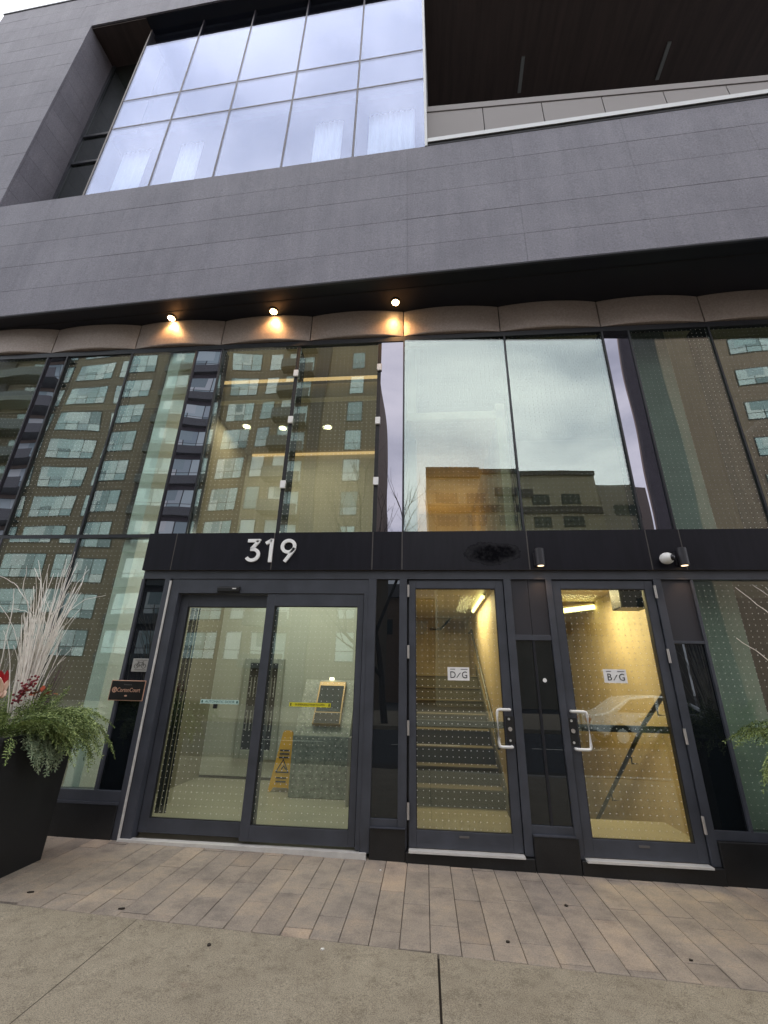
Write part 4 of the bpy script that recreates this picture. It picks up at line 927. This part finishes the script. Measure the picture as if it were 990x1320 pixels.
for i in range(95):
    t = random.random(); c_ = Vector((-3.10, -1.02, -.16)).lerp(Vector((-3.01, -1.02, .0)), t)+Vector((random.gauss(0, .022), random.gauss(0, .02), random.gauss(0, .022))); m.ball(tuple(c_), random.uniform(.006, .010), (1, 1, 1), 8, 6)
tag(m.build('berry_cluster', MT['berry'], smooth=True), 'cluster of small dark red berries at the foot of the pale twigs', 'berries')
e = empty('rust_leaves', (-2.92, -1.0, -.12), 'rust red leaves among the cedar right of the berries', 'leaves')
m = MB()
for i in range(22):
    cpt = Vector((-2.94+random.gauss(0, .04), -1.02+random.gauss(0, .04), -.09+random.gauss(0, .014))); t = Vector((random.gauss(0, 1)+.8, random.gauss(0, .5), random.gauss(0, .35))).normalized(); u = t.cross(Vector((0, 0, 1))).normalized()*.016; l_ = random.uniform(.03, .05)
    vs = [m.bm.verts.new(p) for p in (cpt-t*l_, cpt+u, cpt+t*l_, cpt-u)]; m.bm.faces.new(vs)
m.build('leaf_blades', MT['redleaf'], e)
e = empty('magnolia_flower', (-3.24, -1.06, -.17), 'pale pink magnolia bloom with a red centre at the left edge over the planter', 'flower')
def petal(c0, d, L_, wd, mat, nm):
    m = MB(); d = Vector(d).normalized(); u = d.cross(Vector((0, -1, .2))).normalized(); nn_ = u.cross(d).normalized(); n = 8; rows = []
    for i in range(n+1):
        t = i/n; w_ = wd*math.sin(math.pi*min(1, t*.9+.08))**.8*(1 if t < 1 else .3); cc = Vector(c0)+d*L_*t+nn_*(.25*L_*t*t)
        rows.append([m.bm.verts.new(cc+u*w_*k+nn_*(.18*wd*k*k)) for k in (-1, -.5, 0, .5, 1)]+[m.bm.verts.new(cc+u*w_*k+nn_*(.18*wd*k*k-.003)) for k in (1, .5, 0, -.5, -1)])
    for a, b in zip(rows, rows[1:]):
        for k in range(10): m.bm.faces.new((a[k], a[(k+1) % 10], b[(k+1) % 10], b[k]))
    m.bm.faces.new(rows[0]); m.bm.faces.new(rows[-1][::-1]); m.build(nm, MT[mat], e, smooth=True)
F0 = (-3.14, -1.13, -.10)
for d in ((.75, -.1, .85), (.2, -.3, 1), (.9, -.3, -.15), (-.3, -.3, .95), (.5, -.5, -.4), (-.9, -.4, .2)): petal(F0, d, .125, .028, 'petal', 'petal')
for d in ((.15, .1, 1), (-.3, .1, 1), (-.6, 0, .8)): petal((F0[0]-.02, F0[1]+.02, F0[2]+.03), d, .13, .024, 'petal_r', 'inner_petal')

# ================================================================== ACROSS THE STREET (seen mirrored in the glass)
def block(name, label, x0, x1, yf, depth, ztop, mat, zb_=-1.85):
    e = empty(name, ((x0+x1)/2, yf-depth/2, zb_), label, 'building')
    m = MB(); m.box(x0, x1, yf-depth, yf, zb_, ztop); m.build('wall', MT[mat], e); return e
random.seed(51)
A_ = block('apartment_building', 'tall tan brick apartment block with dark bays and teal windows across the street', -46, -3.9, -28, 14, 36.5, 'brick')
m = MB()
for a, b in ((-24.2, -18.4), (-46.0, -41.0), (-9.6, -8.4)): m.box(a, b, -28.02, -27.7, -1.8, 32.6)
m.box(-46, -3.85, -28.01, -27.8, 32.7, 36.6); m.build('dark_bay', MT['dbrick'], A_)
def awin(x, z, w_, h, lites, parent, y, mat='apane'):
    m = MB(); m.box(x-w_/2, x+w_/2, y-.1, y+.03, z, z+h); f = m.build('window', MT['wframe'], parent)
    m = MB(); lw = (w_-.06*(lites+1))/lites
    for i in range(lites):
        xa = x-w_/2+.06+i*(lw+.06); m.box(xa, xa+lw, y+.03, y+.045, z+.07, z+h*.34); m.box(xa, xa+lw, y+.03, y+.045, z+h*.34+.05, z+h-.07)
    if lites > 1: m.box(x-w_/2+random.uniform(.1, .3)*w_, x-w_/2+random.uniform(.45, .6)*w_, y+.046, y+.05, z+h*.5, z+h-.07)
    m.build('pane', MT[mat], f); return f
fl = [z for z in [1.6+2.87*i for i in range(11)]]
protoW = {}
for z in fl:
    for xw, w_, li, yy in ((-5.6, 1.25, 1, -28), (-11.3, 2.9, 3, -28), (-14.0, 1.2, 1, -28), (-16.6, 2.6, 3, -28), (-19.9, 2.5, 3, -27.7), (-22.7, 2.3, 2, -27.7), (-27.5, 4.0, 4, -28), (-32.2, 3.9, 4, -28), (-37.0, 4.2, 4, -28)):
        k = (xw, w_, fl.index(z) % 2)
        if k not in protoW: protoW[k] = (awin(xw, z, w_, 2.02, li, A_, yy), z)
        else:
            f, z0 = protoW[k]; c_ = dup(f, (0, 0, z-z0), A_); c_.parent = A_
m = MB()
for z in fl:
    m.box(-42, -35, -28, -26.6, z-.5, z-.35); m.box(-42, -35, -26.65, -26.6, z-.35, z+.5)
    m.box(-13.1, -9.7, -28, -26.9, z-.5, z-.38); m.box(-13.1, -9.7, -26.94, -26.9, z-.38, z+.45); m.box(-24.1, -18.5, -28, -27.3, z-.45, z-.33); m.box(-24.1, -18.5, -27.34, -27.3, z-.33, z+.3)
m.build('balcony', MT['bal'], A_)
m = MB(); m.box(-30, -18, -38, -31, 36.5, 39.5); m.build('penthouse', MT['dbrick'], A_)
L_ = block('low_rise_building', 'pale flat-roofed precast building further back across the street', 1.3, 23.5, -50, 12, 27.0, 'lconc')
m = MB(); m.box(1.25, 8, -50.05, -49.6, 25.9, 27.3); m.box(10, 14.5, -50.02, -49.7, 23.3, 24.4); m.box(8, 23.55, -49.98, -49.7, 26.5, 27.1); m.box(1.3, 23.5, -49.98, -49.8, 20.9, 21.9); m.build('parapet_band', MT['dbrick'], L_)
for z in (22.2, 19.0, 15.8, 12.6, 9.4, 6.2):
    for xw in (3.6, 7.4, 11.6, 15.6, 19.8): awin(xw, z, 2.6, 1.5, 3, L_, -50, 'apane_d')
L2 = block('annex_building', 'lower pale annex joined to the right of the flat-roofed building', 23.6, 29.5, -50.5, 11, 25.4, 'kerb')
for z in (21, 17, 13, 9): awin(26.5, z, 2.6, 1.6, 2, L2, -50.5, 'apane_d')
T_ = empty('brown_tower', (30, -32, -1.85), 'brown brick tower with a dark corner bay at the far right across the street', 'building')
m = MB(); m.prism([(16.1, -25), (44, -25), (44, -39), (23.5, -39)], 'z', -1.85, 44); m.build('wall', MT['bbrick'], T_)
m = MB(); m.box(16.05, 18.2, -25.05, -24.7, -1.8, 43.9); m.build('dark_corner_bay', MT['dbrick'], T_)
H_ = block('row_house', 'low brown brick row of houses far behind the bare tree across the street', -14, 34, -64, 8, 13.0, 'bbrick')
m = MB(); m.prism([(-63.5, 13.0), (-68, 16.0), (-72.5, 13.0)], 'x', -14.2, 34.2); m.build('roof', MT['dbrick'], H_)
for xw in range(-11, 33, 5): awin(xw, 7.5, 2.2, 2.2, 2, H_, -64, 'apane_d')
m = MB()
for z in (28.2,): m.box(18.02, 44, -24.98, -24.85, z, z+.35)
m.build('brick_course', MT['dbrick'], T_)
pw = None
for z in [1.4+2.87*i for i in range(13)]:
    for xw in (25.2, 31.0, 36.5): awin(xw, z, 3.0, 1.5, 3, T_, -25)
# bare street tree
def tree(x0, y0, label, seed, h=13.5):
    random.seed(seed); e = empty('bare_tree', (x0, y0, -1.4), label, 'tree')
    tk = MB(); br = MB(); cnt = [0]
    def grow(p, d, L_, r, lv, mb):
        n = 5; pts = [p.copy()]; dd = d.copy()
        for i in range(n): dd = (dd+Vector((random.gauss(0, .09), random.gauss(0, .09), .05))).normalized(); p = p+dd*L_/n; pts.append(p.copy())
        mb.tube([tuple(q) for q in pts], [r*(1-.45*i/n) for i in range(n+1)], 7 if lv < 2 else 4, cap=False)
        if lv >= 5: return
        k = 3 if lv < 4 else 2
        for j in range(k+ (1 if lv == 0 else 0)):
            i = random.randint(2, n) if j else n
            ang = random.uniform(.35, .8) if j else .2; ax = Vector((random.gauss(0, 1), random.gauss(0, 1), random.gauss(0, .2))).normalized()
            nd_ = (dd*math.cos(ang)+ax*math.sin(ang)).normalized(); nd_.z = max(nd_.z, .12)
            grow(pts[i], nd_.normalized(), L_*random.uniform(.6, .78), r*.55, lv+1, br)
    grow(Vector((x0, y0, -1.4)), Vector((0, 0, 1)), h*.36, .16, 0, tk)
    tk.build('trunk', MT['bark'], e); br.build('crown', MT['bark'], e)
tree(-1.75, -16.2, 'leafless street tree mirrored in the narrow glass strip', 61, 13.0)
tree(19.5, -17, 'leafless tree in front of the brown tower', 62, 13)
# parked car
C = empty('parked_car', (7.2, -11.6, -1.52), 'silver saloon car parked across the road, mirrored in the right door', 'car')
cxx, cyy, cz = 7.2, -11.6, -1.52
prof = [(-2.3, .45), (-2.32, .62), (-2.2, .88), (-1.7, .98), (-1.0, 1.38), (-.2, 1.47), (.5, 1.42), (1.3, 1.0), (2.1, .86), (2.3, .62), (2.3, .4), (1.75, .28), (1.6, .55), (1.35, .62), (1.1, .55), (.95, .28), (-1.0, .28), (-1.15, .55), (-1.4, .62), (-1.65, .55), (-1.8, .28)]
m = MB(); m.prism([(cxx+a, cz+b) for a, b in prof], 'y', cyy-.88, cyy+.88); m.build('body', MT['carpaint'], C, bevel=.06, seg=3)
m = MB(); m.prism([(cxx-1.45, cz+.97), (cxx-.95, cz+1.33), (cxx-.2, cz+1.40), (cxx-.2, cz+.97)], 'y', cyy-.9, cyy+.892); m.prism([(cxx-.1, cz+.97), (cxx-.1, cz+1.40), (cxx+.45, cz+1.35), (cxx+1.05, cz+.97)], 'y', cyy-.9, cyy+.892); m.build('side_window', MT['carglass'], C)
for wx in (-1.4, 1.35):
    for wy in (-.86, .86):
        m = MB(); m.cyl((cxx+wx, cyy+wy-.1, cz+.32), .32, .2, 'y', 28); wv = m.build('wheel', MT['rubber'], C)
        m = MB(); m.cyl((cxx+wx, cyy+wy-.105, cz+.32), .2, .21, 'y', 20); m.build('rim', MT['steel'], wv)
for wy in (-.6, .6):
    m = MB(); m.box(cxx+2.2, cxx+2.29, cyy+wy-.16, cyy+wy+.16, cz+.62, cz+.74); m.build('headlight', MT['white'], C, bevel=.02)
    m = MB(); m.box(cxx-2.32, cxx-2.24, cyy+wy-.16, cyy+wy+.16, cz+.66, cz+.8); m.build('tail_lamp', MT['tail'], C, bevel=.02)

# ================================================================== WORLD, SUN, CAMERA
wd = bpy.data.worlds.new('World'); SC.world = wd; wd.use_nodes = True; nt = wd.node_tree; nt.nodes.clear()
out = nt.nodes.new('ShaderNodeOutputWorld'); bg = nt.nodes.new('ShaderNodeBackground'); bg.inputs[1].default_value = .12
sky = nt.nodes.new('ShaderNodeTexSky'); sky.sky_type = 'NISHITA'; sky.sun_disc = False; sky.sun_elevation = R(34); sky.sun_rotation = R(205)
tc = nt.nodes.new('ShaderNodeTexCoord'); mp = nt.nodes.new('ShaderNodeMapping'); mp.inputs['Scale'].default_value = (1, 1, 2.2); mp.inputs['Location'].default_value = (3.1, 1.7, .4)
nt.links.new(tc.outputs['Generated'], mp.inputs[0])
n1 = nt.nodes.new('ShaderNodeTexNoise'); n1.inputs['Scale'].default_value = 2.6; n1.inputs['Detail'].default_value = 7; n1.inputs['Roughness'].default_value = .55; n1.inputs['Distortion'].default_value = .4
nt.links.new(mp.outputs[0], n1.inputs['Vector'])
cc = ramp(nt, n1.outputs['Fac'], [(.28, (.42, .44, .50)), (.46, (.66, .68, .74)), (.62, (.92, .92, .95)), (.76, (1.08, 1.08, 1.08))])
sc_ = nt.nodes.new('ShaderNodeVectorMath'); sc_.operation = 'SCALE'; sc_.inputs['Scale'].default_value = 11.0; nt.links.new(cc, sc_.inputs[0])
cov = ramp(nt, n1.outputs['Fac'], [(.25, (.8, .8, .8)), (.5, (.96, .96, .96))])
nt.links.new(mixc(nt, cov, sky.outputs[0], sc_.outputs[0]), bg.inputs[0]); nt.links.new(bg.outputs[0], out.inputs[0])
sl_ = bpy.data.lights.new('sun', 'SUN'); sl_.energy = .9; sl_.angle = R(20); sl_.color = (1, .96, .9)
so = bpy.data.objects.new('sun', sl_); COL.objects.link(so)
az = R(205); elv = R(34); sd_ = Vector((math.sin(az)*math.cos(elv), math.cos(az)*math.cos(elv), math.sin(elv)))
so.rotation_euler = sd_.to_track_quat('Z', 'Y').to_euler(); so.location = (0, -30, 30)

cam = bpy.data.cameras.new('camera'); co = bpy.data.objects.new('camera', cam); COL.objects.link(co); SC.camera = co
pit, rol, yaw = R(21.759), R(1.3334), R(5.4718)
fw = Vector((-math.sin(yaw)*math.cos(pit), math.cos(yaw)*math.cos(pit), math.sin(pit))); r0 = Vector((math.cos(yaw), math.sin(yaw), 0)); u0 = r0.cross(fw)
r2 = r0*math.cos(rol)+u0*math.sin(rol); u2 = r2.cross(fw)
co.matrix_world = Matrix(((r2.x, u2.x, -fw.x, 0), (r2.y, u2.y, -fw.y, -4.4), (r2.z, u2.z, -fw.z, 0), (0, 0, 0, 1)))
cam.sensor_fit = 'HORIZONTAL'; cam.sensor_width = 36; cam.lens = 36*566.78/990; cam.clip_start = .05; cam.clip_end = 1500
SC.render.resolution_x = 768; SC.render.resolution_y = 1024
SC.view_settings.view_transform = 'Standard'; SC.view_settings.look = 'None'; SC.view_settings.exposure = 1.15; SC.view_settings.gamma = 1
cy = SC.cycles; cy.max_bounces = 8; cy.diffuse_bounces = 3; cy.glossy_bounces = 4; cy.transparent_max_bounces = 16; cy.transmission_bounces = 4; cy.caustics_reflective = False; cy.caustics_refractive = False
